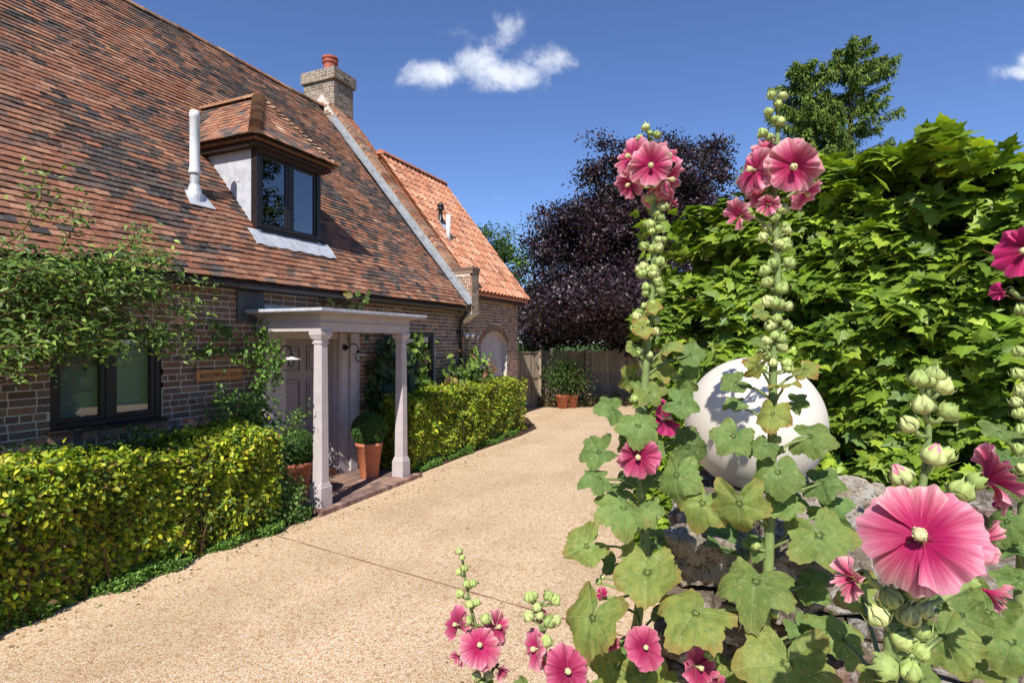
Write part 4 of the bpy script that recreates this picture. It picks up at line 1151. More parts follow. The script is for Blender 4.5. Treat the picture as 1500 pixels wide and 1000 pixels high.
def flowerpot(px, D, r, h, label, seed, hh=1.3, pal=G1, wts=(3, 3, 3, 1)):
    x, y = xy(px, D); g = np.random.default_rng(seed)
    t = thing('potted_shrub', (x, y, 0), label, 'potted plant', 'clay pots of shrubs by the fence')
    mb = MB(); mb.lathe((x, y, 0), [(r * .7, 0), (r * .95, h * .8), (r * 1.06, h * .81), (r * 1.06, h), (r * .95, h), (r * .9, h * .9), (.01, h * .88)], 24); mb.build('pot', M['pot'], t, True)
    mb = MB()
    for k in range(8):
        e = g.normal(size=2) * .22; mb.tube([(x, y, h * .8), (x + e[0] * .4, y + e[1] * .4, h + hh * .4), (x + e[0], y + e[1], h + hh * g.uniform(.5, .95))], [.012, .008, .003], 5)
    mb.build('stem', M['twig'], t); mb = MB(); n = 2600
    P = np.array([x, y, h + hh * .45]) + g.normal(size=(n, 3)) * np.array([.26, .26, hh * .24])
    scatter(mb, OVAL, OVAL_F, P, g.normal(size=(n, 3)) * .7 + (-.3, -.3, 1), g.normal(size=(n, 3)), g.uniform(.05, .09, n), pick(pal, n, .25, g, wts)); mb.build('foliage', M['leaf'], t)


flowerpot(824, 18.7, .21, .46, 'leafy shrub in terracotta pot by the fence, left of the pair', 71, 1.3, [(.05, .10, .02), (.08, .14, .025), (.035, .07, .015)], (3, 3, 3))
flowerpot(838, 18.9, .2, .44, 'leafy shrub in terracotta pot by the fence, right of the pair', 72, 1.2, [(.05, .09, .025), (.16, .07, .05), (.09, .16, .03)], (2, 1, 2))
g = np.random.default_rng(73); mb = MB()
for (p0, p1, d, n) in ((790, 870, 19.0, 1500), (860, 1000, 19.4, 2600)):
    px = g.uniform(p0, p1, n); P = np.array([at(a, 500, d + b) for a, b in zip(px, g.uniform(-.15, .5, n))]); P[:, 2] = np.abs(g.normal(size=n)) * .22 + .02
    scatter(mb, OVAL, OVAL_F, P, g.normal(size=(n, 3)) * .6 + (0, 0, 1), g.normal(size=(n, 3)), g.uniform(.05, .1, n), pick([(.05, .09, .02), (.12, .06, .04), (.03, .05, .015), (.25, .18, .12)], n, .2, g))
tag(mb.build('border_plants', M['leaf']), kind='stuff')


# ------------------------------------------------------------ trees
def tree(name, label, base, trunk_h, trunk_r, lobes, nclump, nleaf, lsize, pal, wts, seed, mat, sig=(.5, .5, .22), shell=.55, tmpl=(DIA, DIA_F), nup=.9, limb=True, cat='tree'):
    """lobes: ellipsoids (cx,cy,cz,rx,ry,rz) the twigs reach into; clumps of leaves sit along the twigs"""
    g = np.random.default_rng(seed); t = thing(name, (base[0], base[1], 0), label, cat); tb = MB()
    bx, by = base; top = np.array([bx + .2, by, trunk_h]); tb.tube(walkstem((bx, by, -.1), top, 7, .05 * trunk_r * 3, g), np.linspace(trunk_r, trunk_r * .45, 7), 10)
    vol = np.array([l[3] * l[4] * l[5] for l in lobes]) ** (2 / 3); vol /= vol.sum(); C = []
    for l, v in zip(lobes, vol):
        m = max(3, int(nclump * v)); d = rand_dirs(m, r=g); r = (shell + (1 - shell) * g.random(m)) ; C.append(np.array(l[:3]) + d * r[:, None] * np.array(l[3:]) * (1 + .18 * g.normal(size=(m, 1))))
    C = np.concatenate(C); C = C[C[:, 2] > .4]
    if limb:
        for c in C[::max(1, len(C) // 90)]:
            s = np.array([bx, by, min(trunk_h * g.uniform(.35, 1.), c[2] * .8 + .2)]); mid = (s + c) / 2 + np.array([0, 0, .12 * np.linalg.norm(c - s)])
            tb.tube([s, mid, c], [trunk_r * .28, trunk_r * .14, .012], 5)
    tb.build('trunk', M['bark'], t)
    lb = MB(); k = len(C); idx = g.integers(0, k, nleaf); sg_ = np.array(sig) * g.uniform(.6, 1.35, (k, 1))
    P = C[idx] + np.clip(g.normal(size=(nleaf, 3)), -1.9, 1.9) * sg_[idx]
    P[:, 2] = np.maximum(P[:, 2], .1); tone = (1 + .22 * g.normal(size=k)).clip(.5, 1.6)
    c = pick(pal, nleaf, .25, g, wts) * tone[idx][:, None]
    scatter(lb, tmpl[0], tmpl[1], P, g.normal(size=(nleaf, 3)) * .75 + (0, 0, nup), g.normal(size=(nleaf, 3)) + (0, 0, -.3), g.uniform(*lsize, nleaf), c)
    lb.build('crown', M[mat], t); return t


def lb_(px, py, D, rx, rz, ry=None): p = at(px, py, D); return (p[0], p[1], p[2], rx, ry or rx, rz)


PUR = [(.032, .016, .022), (.045, .022, .030), (.020, .012, .018), (.068, .036, .042), (.035, .045, .015)]
tree('copper_beech', 'big dark purple leaved tree spreading behind the board fence', xy(925, 25), 6, .32,
     [lb_(890, 330, 25, 2.3, 2.5), lb_(945, 300, 25, 2.6, 3.0), lb_(1020, 300, 25.5, 2.4, 3.2), lb_(830, 400, 24.5, 2.1, 1.8), lb_(880, 255, 25.5, .75, 1.9), lb_(1035, 240, 26, 1.1, 1.5), lb_(800, 350, 24.5, 1.0, .8),
      lb_(960, 430, 24, 3.2, 2.2), lb_(850, 480, 23, 2.4, .9), lb_(1060, 400, 25, 2.4, 3), lb_(785, 430, 24, 1.1, 1.4), lb_(830, 340, 25, 1.7, 1.6), lb_(900, 380, 26, 3, 2.6), lb_(815, 452, 18.2, 1.3, .5), lb_(868, 445, 18.3, 1.8, .6), lb_(935, 445, 18.2, 1.8, .6), lb_(860, 470, 18.9, 1.5, .42), lb_(925, 465, 18.9, 1.7, .5), lb_(985, 470, 18.7, 1.4, .5), lb_(900, 430, 20.5, 2.2, .9), lb_(800, 470, 21, 1.0, .6), lb_(920, 230, 25.5, .7, 1.2), lb_(985, 215, 26, .6, .9), lb_(790, 490, 22.5, .9, .7), lb_(940, 500, 22.5, 2.2, .7)],
     800, 150000, (.10, .18), PUR, [4, 3, 3, 2, .25], 81, 'purple_leaf', (.36, .36, .2), .4, nup=.7)
tree('garden_tree', 'bright green tree glimpsed low behind the purple tree and wing', xy(782, 27), 3, .2, [lb_(768, 485, 27, 1.3, 1.5), lb_(785, 430, 27, 1.6, 2.2), lb_(830, 440, 27.5, 1.8, 1.6), lb_(905, 470, 28, 2.2, 1.6)], 80, 14000, (.12, .2), [(.10, .19, .03), (.15, .26, .04), (.06, .12, .02)], None, 82, 'leaf', (.45, .45, .3))
tree('garden_tree', 'small round green treetop showing above the wing roof verge', xy(722, 30), 6, .2, [lb_(722, 352, 30, 1.05, 1.0), lb_(728, 400, 30, 1.3, 1.6), lb_(705, 385, 30.5, 1, 1)], 50, 9000, (.10, .18), [(.07, .12, .025), (.10, .17, .03), (.04, .08, .02)], None, 83, 'leaf', (.3, .3, .22))


def conifer(label, px, D, top, seed, pal, nb=200, rmax=4.2, name='conifer_tree', base=None, tops=((0, 0, 1.),), zlow=.2, nn=150, asym=0., ex=.5, wsp=.7):
    g = np.random.default_rng(seed); x, y = base or xy(px, D); t = thing(name, (x, y, 0), label, 'tree'); tb = MB(); lb = MB()
    for dx, dy, ht in tops:
        H = top * ht; ax, ay = x + dx, y + dy
        tb.tube([(x, y, 0), (ax * .5 + x * .5, ay * .5 + y * .5, H * .4), (ax, ay, H * .75), (ax, ay, H)], [.4, .3, .15, .03], 8)
        P = []; T = []
        for k in range(int(nb * ht)):
            z = H * (zlow + (1 - zlow) * (k / (nb * ht)) ** .85); f = 1 - z / H
            a = g.uniform(0, 6.283); L = (rmax * ht * (f ** ex) * g.uniform(.45, 1.12)) + .25
            L *= 1 + asym * math.cos(a + .5)
            d = np.array([math.cos(a), math.sin(a), 0]); s = np.linspace(0, 1, 6)[:, None]
            br = np.array([ax, ay, z]) + d * L * s + np.array([0, 0, 1.]) * (L * (.26 * s - .12 * s ** 2 + .12 * s ** 3) + .0)
            tb.tube(br, np.linspace(.05, .01, 6), 4)
            m = int(nn * (.4 + L / rmax)); u = g.random(m) ** .7; q = np.array([ax, ay, z]) + d * (L * u)[:, None] + np.array([0, 0, 1.]) * (L * (.26 * u - .12 * u ** 2 + .12 * u ** 3))[:, None]
            sd = np.array([-d[1], d[0], 0]); w_ = g.normal(size=m) * .20 * L * (1.1 - u) * wsp + g.normal(size=m) * .08
            q = q + sd * w_[:, None]; q[:, 2] -= np.abs(w_) * .35 + np.abs(g.normal(size=m)) * .26; P.append(q)
            T.append(d * .5 + sd * np.sign(w_)[:, None] * .4 + np.array([0, 0, -.75]) + g.normal(size=(m, 3)) * .3)
        P = np.concatenate(P); T = np.concatenate(T); m = len(P)
        scatter(lb, SLIM, SLIM_F, P, g.normal(size=(m, 3)) * .6 + (-.6, -.2, .4), T, g.uniform(.14, .38, m), pick(pal, m, .28, g))
    tb.build('trunk', M['bark'], t); lb.build('crown', M['needle'], t); return t


conifer('tall yellow green conifer rising against the sky behind the maples', 1246, 38, 22.4, 91, [(.12, .18, .03), (.16, .22, .035), (.08, .125, .024)], 84, 6.6, tops=((0, 0, 1.), (-1.2, 2.6, .93)), zlow=.42, nn=520, ex=.46, wsp=.42)
conifer('dark conifer across the drive mirrored in the dormer window', 0, 0, 15, 92, [(.05, .08, .02), (.08, .11, .03)], 120, 2.1, base=(20.0, -9.2), nn=80)

# ------------------------------------------------------------ clipped maples on the right
LOB = [(0, 0)]
MO = [(0, .02), (.10, .06), (.34, -.04), (.30, .10), (.52, .16), (.40, .25), (.50, .47), (.32, .42), (.24, .52), (.20, .70), (.10, .72), (0, 1.0)]
mo = [(0, 0, 0)] + [(x, y, .0) for x, y in MO]
full = [(x, y) for x, y in MO] + [(-x, y) for x, y in MO[-2:0:-1]]
ML = [(0, .30, .05)] + [(x * 1.05, y, -.10 * abs(x) ** 1.2 - .14 * max(0, y - .35) ** 1.5 - .02) for x, y in full]
ML_F = [(0, i, i + 1) for i in range(1, len(full))] + [(0, len(full), 1)]


def maple():
    g = np.random.default_rng(101)
    A = at(945, 500, 5.2); B = at(1560, 500, 2.95); A[2] = B[2] = 0; d = B - A; L = np.linalg.norm(d); d = d / L; back = np.array([d[1], -d[0], 0]); 
    if np.dot(back, CF) < 0: back = -back
    t = thing('maple_hedge', tuple(A + d * L / 2 + back), 'tall dense mass of broad green maple leaves behind the white sphere', 'tree')
    n = 25000
    u = g.uniform(-.05, 1.15, n); kind = g.random(n); dep = np.abs(g.normal(size=n)) * .16
    topz = np.interp(u, [-.05, 0, .1, .2, .3, .5, .6, .75, .85, .95, 1.15], [1.9, 2.3, 3.08, 3.50, 3.64, 3.62, 3.54, 3.46, 3.42, 3.28, 3.1]) + .07 * np.sin(u * 19) + .05 * np.sin(u * 41 + 1)
    z = g.random(n); P = np.zeros((n, 3)); N = np.zeros((n, 3))
    fr = kind < .68; tp = (kind >= .68) & (kind < .92); en = kind >= .92
    bulge = .35 * (z - .5) ** 2 * 2
    base = A + d * (L * u)[:, None]
    P[fr] = (base + back * (dep + bulge)[:, None] + np.array([0, 0, 1.]) * (z * topz)[:, None])[fr]; N[fr] = -back * .55 + np.array([0, 0, .9]) + to_sun * np.float64(.35) if False else (-back * .35 + np.array([0, 0, .85]) + np.array(to_sun) * .18)
    bk = g.random(n) * 2.2
    P[tp] = (base + back * bk[:, None] + np.array([0, 0, 1.]) * (topz - dep * .8 - .1 * bk ** 2 * .3)[:, None])[tp]; N[tp] = (0, 0, 1)
    P[en] = (A - d * (.05 - dep)[:, None] + back * bk[:, None] + np.array([0, 0, 1.]) * (z * topz * .95)[:, None])[en]; N[en] = -d * .6 + np.array([0, 0, .8])
    lump = np.array([mn.noise(Vector(p * 1.1)) * .28 + mn.noise(Vector(p * 2.9)) * .18 for p in P]); P -= back * lump[:, None] * .9; P[:, 2] += lump * .25
    # leaves hang in tiers: quantise a little in height
    tier = np.array([mn.noise(Vector((p[0] * 1.3, p[1] * 1.3, p[2] * 3.2))) for p in P]); P -= back * (tier * .16)[:, None]
    hol = np.array([mn.noise(Vector((p[0] * 1.9 + 7, p[1] * 1.9, p[2] * 3.6))) for p in P]); P -= back * np.where(hol < -.22, -.32, 0.)[:, None]
    P[:, 2] = np.maximum(P[:, 2], .08); ok = P[:, 0] > 2.1; P = P[ok]; N = N[ok]; n = len(P); z = P[:, 2] / 3.4
    lb = MB(); hue = g.random(n)[:, None]
    c = pick([(.16, .25, .028), (.22, .32, .034), (.11, .19, .025), (.29, .38, .04)], n, .18, g, [4, 3, 3, 1.2])
    c = c + (np.array([.09, .08, -.002]) * (np.clip(z - .72, 0, 1)[:, None] * 2.4 * g.random((n, 1))))   # leaves towards the top are yellower
    scatter(lb, ML, ML_F, P, N + .42 * g.normal(size=(n, 3)), -back * .9 + np.array([0, 0, -.30]) + 1.0 * g.normal(size=(n, 3)), g.uniform(.09, .175, n), c.clip(.01, .6))
    lb.build('foliage', M['leaf'], t)
    tb = MB()
    for k in range(9):
        s = A + d * (L * (k + .5) / 8.5) + back * (1.0 + g.normal() * .15)
        tb.tube(walkstem(s, s + np.array([0, 0, 3.]), 6, .05, g), np.linspace(.06, .02, 6), 8)
        for q in range(26):
            z0 = g.uniform(.4, 2.5); e = s + np.array([0, 0, z0]); f_ = e - back * g.uniform(.6, .9) + d * g.normal() * .22 + np.array([0, 0, g.uniform(.1, .4)])
            tb.tube([e, (e + f_) / 2 + (0, 0, .03), f_], [.014, .009, .003], 5)
    tb.build('branches', simple('maple_bark', (.14, .075, .04), .8, .2, var=.3), t)
    # hidden mass of larger, darker leaves inside
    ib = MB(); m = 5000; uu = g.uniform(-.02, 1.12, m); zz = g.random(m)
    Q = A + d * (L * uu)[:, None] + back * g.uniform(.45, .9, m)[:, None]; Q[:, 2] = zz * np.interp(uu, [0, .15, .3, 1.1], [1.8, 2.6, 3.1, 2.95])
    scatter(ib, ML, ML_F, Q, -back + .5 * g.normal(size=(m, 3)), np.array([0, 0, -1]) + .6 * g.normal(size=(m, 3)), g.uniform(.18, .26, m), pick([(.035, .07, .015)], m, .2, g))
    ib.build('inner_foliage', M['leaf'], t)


maple()

# fallen leaves and bits caught along the drive's edges
g = np.random.default_rng(131); mb = MB(); n = 420
xx = g.uniform(1.8, 13, n); P = np.stack([xx, 5.2 - .02 * xx - np.abs(g.normal(size=n)) * .16, np.full(n, .006)], 1); k = (xx > 5.45) & (xx < 7.95); P[k, 1] -= .18
m = 90; P = np.concatenate([P, np.stack([g.uniform(2, 14, m), g.uniform(.8, 5, m), np.full(m, .006)], 1)]); n += m
scatter(mb, OVAL, OVAL_F, P, g.normal(size=(n, 3)) * .25 + (0, 0, 1), g.normal(size=(n, 3)), g.uniform(.012, .04, n), pick([(.20, .12, .05), (.12, .07, .035), (.30, .22, .08), (.16, .2, .05)], n, .2, g))
tag(mb.build('leaf_litter', M['leaf']), kind='stuff')
# ------------------------------------------------------------ old stone wall with the sphere on it
def stone(mb, c, h, col, g, n=7, rough=.16, pw=5.):
    """rounded, lumpy block centred at c with half sizes h"""
    V = []; idx = {}; F = []
    def vid(p):
        k = tuple(np.round(p, 4))
        if k not in idx: idx[k] = len(V); V.append(p)
        return idx[k]
    gr = np.linspace(-1, 1, n)
    for ax in range(3):
        for sgn in (-1, 1):
            for i in range(n - 1):
                for j in range(n - 1):
                    q = []
                    for a, b in ((i, j), (i + 1, j), (i + 1, j + 1), (i, j + 1)):
                        p = np.zeros(3); p[ax] = sgn; p[(ax + 1) % 3] = gr[a]; p[(ax + 2) % 3] = gr[b]; q.append(vid(p))
                    F.append(tuple(q) if sgn > 0 else tuple(q[::-1]))
    V = np.array(V); r = (np.abs(V) ** pw).sum(1) ** (1 / pw); V = V / r[:, None]
    o = g.uniform(0, 50, 3)
    W = V * h
    d = np.array([mn.noise(Vector(o + p * 9)) * .5 + mn.noise(Vector(o + p * 26)) * .28 + mn.noise(Vector(o + p * 60)) * .14 for p in W])
    W = W + V * (d * rough * .16)[:, None]
    mb.add(W + c, F, col)


SX0_, SX1_, SY1_, SY0_, WT = 1.25, 1.98, .21, -1.75, 1.78
g = np.random.default_rng(111); sw = thing('stone_wall', (1.6, -.7, 0), 'old rough stone wall with white lichen beneath the sphere', 'wall')
mb = MB(); mb.box((SX0_ + .05, SY0_, 0), (SX1_ - .04, SY1_ - .04, WT - .07)); core = mb.build('mortar_core', simple('old_mortar', (.30, .255, .20), .95, .05, var=.3, scale=10, bump=1., bscale=60), sw)
SC = [(.30, .24, .18), (.36, .30, .23), (.25, .20, .16), (.41, .35, .27), (.30, .19, .15)]
mb = MB()
for x0, wx in [(SX0_, .23), (SX0_ + .235, .25), (SX0_ + .49, .24)]:
    y = SY1_ + g.uniform(-.02, .02)
    while y > SY0_:
        L = g.uniform(.17, .34); hz = g.uniform(.040, .052)
        stone(mb, np.array([x0 + wx / 2 + g.normal() * .008, y - L / 2, WT - .052 + g.normal() * .008]), np.array([wx / 2, L / 2 * .99, hz + .01]), pick(SC, 1, .15, g)[0], g, 17, .34, 7.)
        y -= L
mb.build('coping_stone', M['stone'], sw)
mb = MB(); y = SY1_ + .01
while y > SY0_:       # thin course of clay tiles under the coping
    L = g.uniform(.09, .16); mb.box((SX0_ - .028 + g.uniform(-.008, .008), y - L + .005, WT - .128), (SX0_ + .15, y, WT - .110), pick([(.20, .15, .12), (.17, .13, .11), (.24, .19, .15)], 1, .15, g)[0]); y -= L
mb.box((SX0_ + .1, SY1_ - .1, WT - .128), (SX1_ - .02, SY1_ + .022, WT - .110), (.2, .13, .09))
mb.build('tile_band', M['stone'], sw)
mb = MB(); z = 0.
while z < WT - .14:
    h = g.uniform(.07, .13); h = min(h, WT - .128 - z)
    for face in (0, 1):
        y = SY1_ if face == 0 else SX0_ + .08
        end = SY0_ if face == 0 else SX1_
        while (y > end if face == 0 else y < end):
            L = g.uniform(.11, .25); col = pick(SC, 1, .2, g)[0] if g.random() > .1 else pick([(.27, .15, .12), (.25, .13, .10)], 1, .15, g)[0]
            nn_ = 10 if z > 1.1 else 5
            if face == 0: stone(mb, np.array([SX0_ + .06, y - L / 2, z + h / 2]), np.array([.07 + g.uniform(0, .015), L / 2 * .97, h / 2 * .95]), col, g, nn_, .24, 5.); y -= L
            else: stone(mb, np.array([y + L / 2, SY1_ - .06, z + h / 2]), np.array([L / 2 * .97, .07, h / 2 * .95]), col, g, nn_, .24, 5.); y += L
    z += h
mb.build('stonework', M['stone'], sw)

c = at(1104, 620, 1.62)
SPH = simple('smooth_cast_stone', (.64, .59, .50), .75, .25, var=.10, scale=5, bump=.15, bscale=60)
mb = MB(); r = .189
mb.lathe(c, [(r * math.sin(a) + 1e-4, -r * math.cos(a)) for a in np.linspace(0.0, math.pi, 65)], 96)
mb.tube([c - (0, 0, r + .012), c - (0, 0, r - .02)], [.065, .06], 24)
tag(mb.build('stone_sphere', SPH, smooth=True, base=tuple(c - (0, 0, r))), 'large smooth cream stone ball resting on the rough wall end', 'sphere')

# ------------------------------------------------------------ hollyhocks
def petal_mat(name, core, mid, edge, pale):
    t = NT(name); uv = t.n.new('ShaderNodeUVMap'); s = t.n.new('ShaderNodeSeparateXYZ'); t.link(uv.outputs[0], s.inputs[0])
    mp = t.n.new('ShaderNodeMapping'); mp.inputs['Scale'].default_value = (15, 1.1, 1); t.link(uv.outputs[0], mp.inputs[0])
    n1 = t.noise(1.6, 5, .6, mp.outputs[0], dist=.25)
    n2 = t.noise(30, 3)
    r_ = t.math('ADD', s.outputs[1], t.math('MULTIPLY', t.math('SUBTRACT', n1, .5), .75))
    c = t.ramp(r_, [(.0, (.40, .38, .10)), (.07, tuple(x * .45 for x in core)), (.14, core), (.40, core), (.60, mid), (.84, edge), (1., pale)])
    ve = t.n.new('ShaderNodeMapping'); ve.inputs['Scale'].default_value = (34, .8, 1); t.link(uv.outputs[0], ve.inputs[0])
    v = t.noise(1., 3, .6, ve.outputs[0], dist=.5)
    c = t.mix(t.math('MULTIPLY', t.rng(v, .52, .60), t.rng(s.outputs[1], .98, .35, .15, .7)), c, tuple(x * .8 for x in core))
    c = t.mix(1., c, t.attr(), 'MULTIPLY')
    t.fin(c, .5, .25); 
    t.p.inputs['Sheen Weight'].default_value = .15
    tr = t.n.new('ShaderNodeBsdfTranslucent'); t.link(c, tr.inputs[0]); mx = t.n.new('ShaderNodeMixShader'); mx.inputs[0].default_value = .32
    t.link(t.p.outputs[0], mx.inputs[1]); t.link(tr.outputs[0], mx.inputs[2]); t.link(mx.outputs[0], t.out.inputs[0])
    b = t.bump(v, .35, .002); t.link(b.outputs[0], tr.inputs['Normal']); return t.m


M['pink'] = petal_mat('pink_petal', (.44, .010, .10), (.54, .075, .17), (.65, .20, .28), (.76, .39, .42))
M['deep'] = petal_mat('deep_petal', (.30, .008, .07), (.40, .035, .11), (.50, .09, .18), (.60, .20, .28))
M['magenta'] = petal_mat('magenta_petal', (.30, .002, .06), (.44, .008, .10), (.52, .02, .15), (.58, .05, .2))
M['pollen'] = simple('pollen', (.72, .66, .36), .8, .1, var=.2, scale=200, bump=.8, bscale=900)


def hh_leaf_mat():
    t = NT('hollyhock_leaf'); uv = t.n.new('ShaderNodeUVMap'); s = t.n.new('ShaderNodeSeparateXYZ'); t.link(uv.outputs[0], s.inputs[0])
    x, y = s.outputs[0], s.outputs[1]
    r = t.math('SQRT', t.math('ADD', t.math('MULTIPLY', x, x), t.math('MULTIPLY', y, y))); a = t.math('ARCTAN2', x, y)
    w_ = t.math('WRAP', a, math.pi / 5.2, -math.pi / 5.2); d = t.math('MULTIPLY', r, t.math('ABSOLUTE', t.math('SINE', w_)))
    main = t.math('MULTIPLY', t.rng(d, .003, .018, 1., 0.), t.rng(r, .0, .12, .3, 1.))
    q = t.math('SINE', t.math('MULTIPLY', t.math('ADD', t.math('MULTIPLY', d, 1.6), t.math('MULTIPLY', r, -1.)), 40.)); sec = t.math('MULTIPLY', t.rng(t.math('ABSOLUTE', q), .0, .22, 1., 0.), t.rng(r, .2, .4))
    col = t.attr(); n = t.noise(5, 4, .6, uv.outputs[0]); n2 = t.noise(34, 7, .8); 
    c = t.mix(1., col, t.ramp(n2, [(.32, (.52, .60, .5)), (.68, (1.42, 1.34, 1.4))]), 'MULTIPLY')
    at_ = t.n.new('ShaderNodeAttribute'); at_.attribute_name = 'Col'
    sep = t.n.new('ShaderNodeSeparateColor'); t.link(at_.outputs['Color'], sep.inputs[0])
    yel = t.rng(sep.outputs[0], .13, .23)   # yellower leaves are also the blotched ones
    blot = t.math('MULTIPLY', t.rng(t.math('ADD', n, t.math('MULTIPLY', r, .16)), .50, .72), t.math('ADD', .15, t.math('MULTIPLY', yel, .65)))
    c = t.mix(blot, c, (.36, .34, .07))
    rim = t.math('MULTIPLY', t.rng(t.math('ADD', t.math('MULTIPLY', r, .9), t.math('MULTIPLY', t.noise(11, 4, .7, uv.outputs[0]), .55)), 1.0, 1.14), yel)
    c = t.mix(t.math('MULTIPLY', rim, .8), c, (.33, .12, .05))
    c = t.mix(t.math('MULTIPLY', t.rng(t.noise(120, 3, .6), .60, .66), .35), c, (.45, .42, .22))
    c = t.mix(t.math('MULTIPLY', t.math('MAXIMUM', main, t.math('MULTIPLY', sec, .4)), .65), c, (.36, .44, .17))
    t.fin(c, .62, .22)
    b = t.n.new('ShaderNodeBump'); b.inputs['Strength'].default_value = .8; b.inputs['Distance'].default_value = .004
    h = t.math('SUBTRACT', t.math('MULTIPLY', t.noise(75, 4, .6), .7), t.math('MULTIPLY', t.math('MAXIMUM', main, t.math('MULTIPLY', sec, .6)), .35)); t.link(h, b.inputs['Height']); t.link(b.outputs[0], t.p.inputs['Normal'])
    tr = t.n.new('ShaderNodeBsdfTranslucent'); t.link(t.mix(1., c, (1.3, 1.4, .5), 'MULTIPLY'), tr.inputs[0]); mx = t.n.new('ShaderNodeMixShader'); mx.inputs[0].default_value = .25
    t.link(t.p.outputs[0], mx.inputs[1]); t.link(tr.outputs[0], mx.inputs[2]); t.link(mx.outputs[0], t.out.inputs[0]); return t.m


M['hh_leaf'] = hh_leaf_mat()
CAMP = np.array([0, 0, EYE])


def frame(N, up=(0, 0, 1)):
    N = unit(N); X = unit(np.cross(up, N)) if abs(np.dot(unit(up), N)) < .98 else unit(np.cross((1, 0, 0), N)); return X, np.cross(N, X), N


def flower(parent, C, R_, N, mat, g, openf=1., name='flower', label=None):
    """five overlapping ruffled petals round a pale column, R_ radius, N the way it faces"""
    mb = MB(); X, Y, Z = frame(N); na, nr = 27, 14; ph0 = g.uniform(0, 6.28)
    phi = math.radians(18 + (1 - openf) * 80)
    for k in range(5):
        a0 = ph0 + k * 2 * math.pi / 5; V = []; UV = []; half = math.radians(46) * (1 if openf > .5 else .8)
        p1, p2, p3 = g.uniform(0, 6.28, 3); tilt = g.normal() * .17; ln = 1 + g.normal() * .045; nk = g.uniform(.02, .07)
        for j in range(nr + 1):
            r = j / nr
            for i in range(na):
                s = i / (na - 1) * 2 - 1
                wd = half * (.45 + .55 * min(1, r * 1.9) ** .7)
                a = a0 + s * wd
                edge = 1 - .13 * abs(s) ** 3.5 - nk * math.exp(-(s / .18) ** 2) + .035 * math.sin(8 * s + p1) + .02 * math.sin(19 * s + p2)
                rr = r * R_ * ln * edge
                el = phi * (1.25 - .55 * r) + tilt * r
                ruf = R_ * (.11 * math.sin(5.0 * s + p2) + .05 * math.sin(11 * s + p3) + .02 * math.sin(19 * s + p1)) * r ** 2.0
                z = rr * math.sin(el) + ruf + R_ * (.07 * s * r) + R_ * .04 * math.cos(s * 3) * r * (1 - r) - R_ * .10 * r ** 5 * openf
                rad = rr * math.cos(el)
                V.append(C + X * (rad * math.cos(a)) + Y * (rad * math.sin(a)) + Z * (z + R_ * .02))
                UV.append((s * .5 + k * 3.7 + ph0, r))
        F = [(j * na + i, j * na + i + 1, (j + 1) * na + i + 1, (j + 1) * na + i) for j in range(nr) for i in range(na - 1)]
        mb.add(V, F, np.array([1., 1., 1.]) * g.uniform(.84, 1.08) * (1, g.uniform(.85, 1.15), 1), UV)
    fo = mb.build(name, mat, parent, True)
    if label: fo['label'] = label
    cb = MB(); b = C + Z * R_ * .02; L = R_ * .46
    if openf > .45:
        cb.tube([b, b + Z * L * .35, b + Z * L * .6, b + Z * L * .85, b + Z * L], np.array([.05, .055, .105, .115, .05]) * R_, 14)
        for q in range(60):
            dd = unit(g.normal(size=3)); p = b + Z * L * (.62 + .3 * g.random()) + (X * dd[0] + Y * dd[1]) * R_ * .10 + Z * dd[2] * R_ * .05
            cb.tube([p, p + unit(p - b - Z * L * .6) * R_ * .03], [R_ * .016, R_ * .014], 5)
        cb.build('stamen_column', M['pollen'], fo, True)
    kb = MB(); calyx(kb, C - Z * R_ * .24, R_ * .24, Z, g, (.22, .30, .08)); kb.build('calyx', M['stemgreen'], fo, True)
    return fo


def calyx(mb, C, r, N, g, col, closed=.0):
    """a cup of five pointed sepals"""
    X, Y, Z = frame(N); n = 20; V = []; ph = g.uniform(0, 6.28); C = np.asarray(C)
    prof = [(.05, -.55), (.55, -.50), (.95, -.12), (1.0, .25), (.80 if closed else .98, .62), (.35 if closed else .9, 1.0)]
    for j, (rr, zz) in enumerate(prof):
        for i in range(n):
            a = ph + i * 2 * math.pi / n; s = math.cos(5 * (a - ph)); k = rr * (1 + .07 * s); z = zz
            if j >= 4: z = zz + (.38 if j == 5 else .12) * s; k = rr * (1 - (.25 if j == 5 else .0) * max(0, s) * (1 if closed else .4))
            V.append(C + (X * math.cos(a) + Y * math.sin(a)) * k * r + Z * z * r)
    F = [(j * n + i, j * n + (i + 1) % n, (j + 1) * n + (i + 1) % n, (j + 1) * n + i) for j in range(5) for i in range(n)] + [tuple(range(n))[::-1]]
    if closed: V.append(C + Z * 1.15 * r); F += [(5 * n + i, 5 * n + (i + 1) % n, 6 * n) for i in range(n)]
    V = np.array(V); cols = np.tile(np.asarray(col, float), (len(V), 1)); mb.add(V, F, cols)


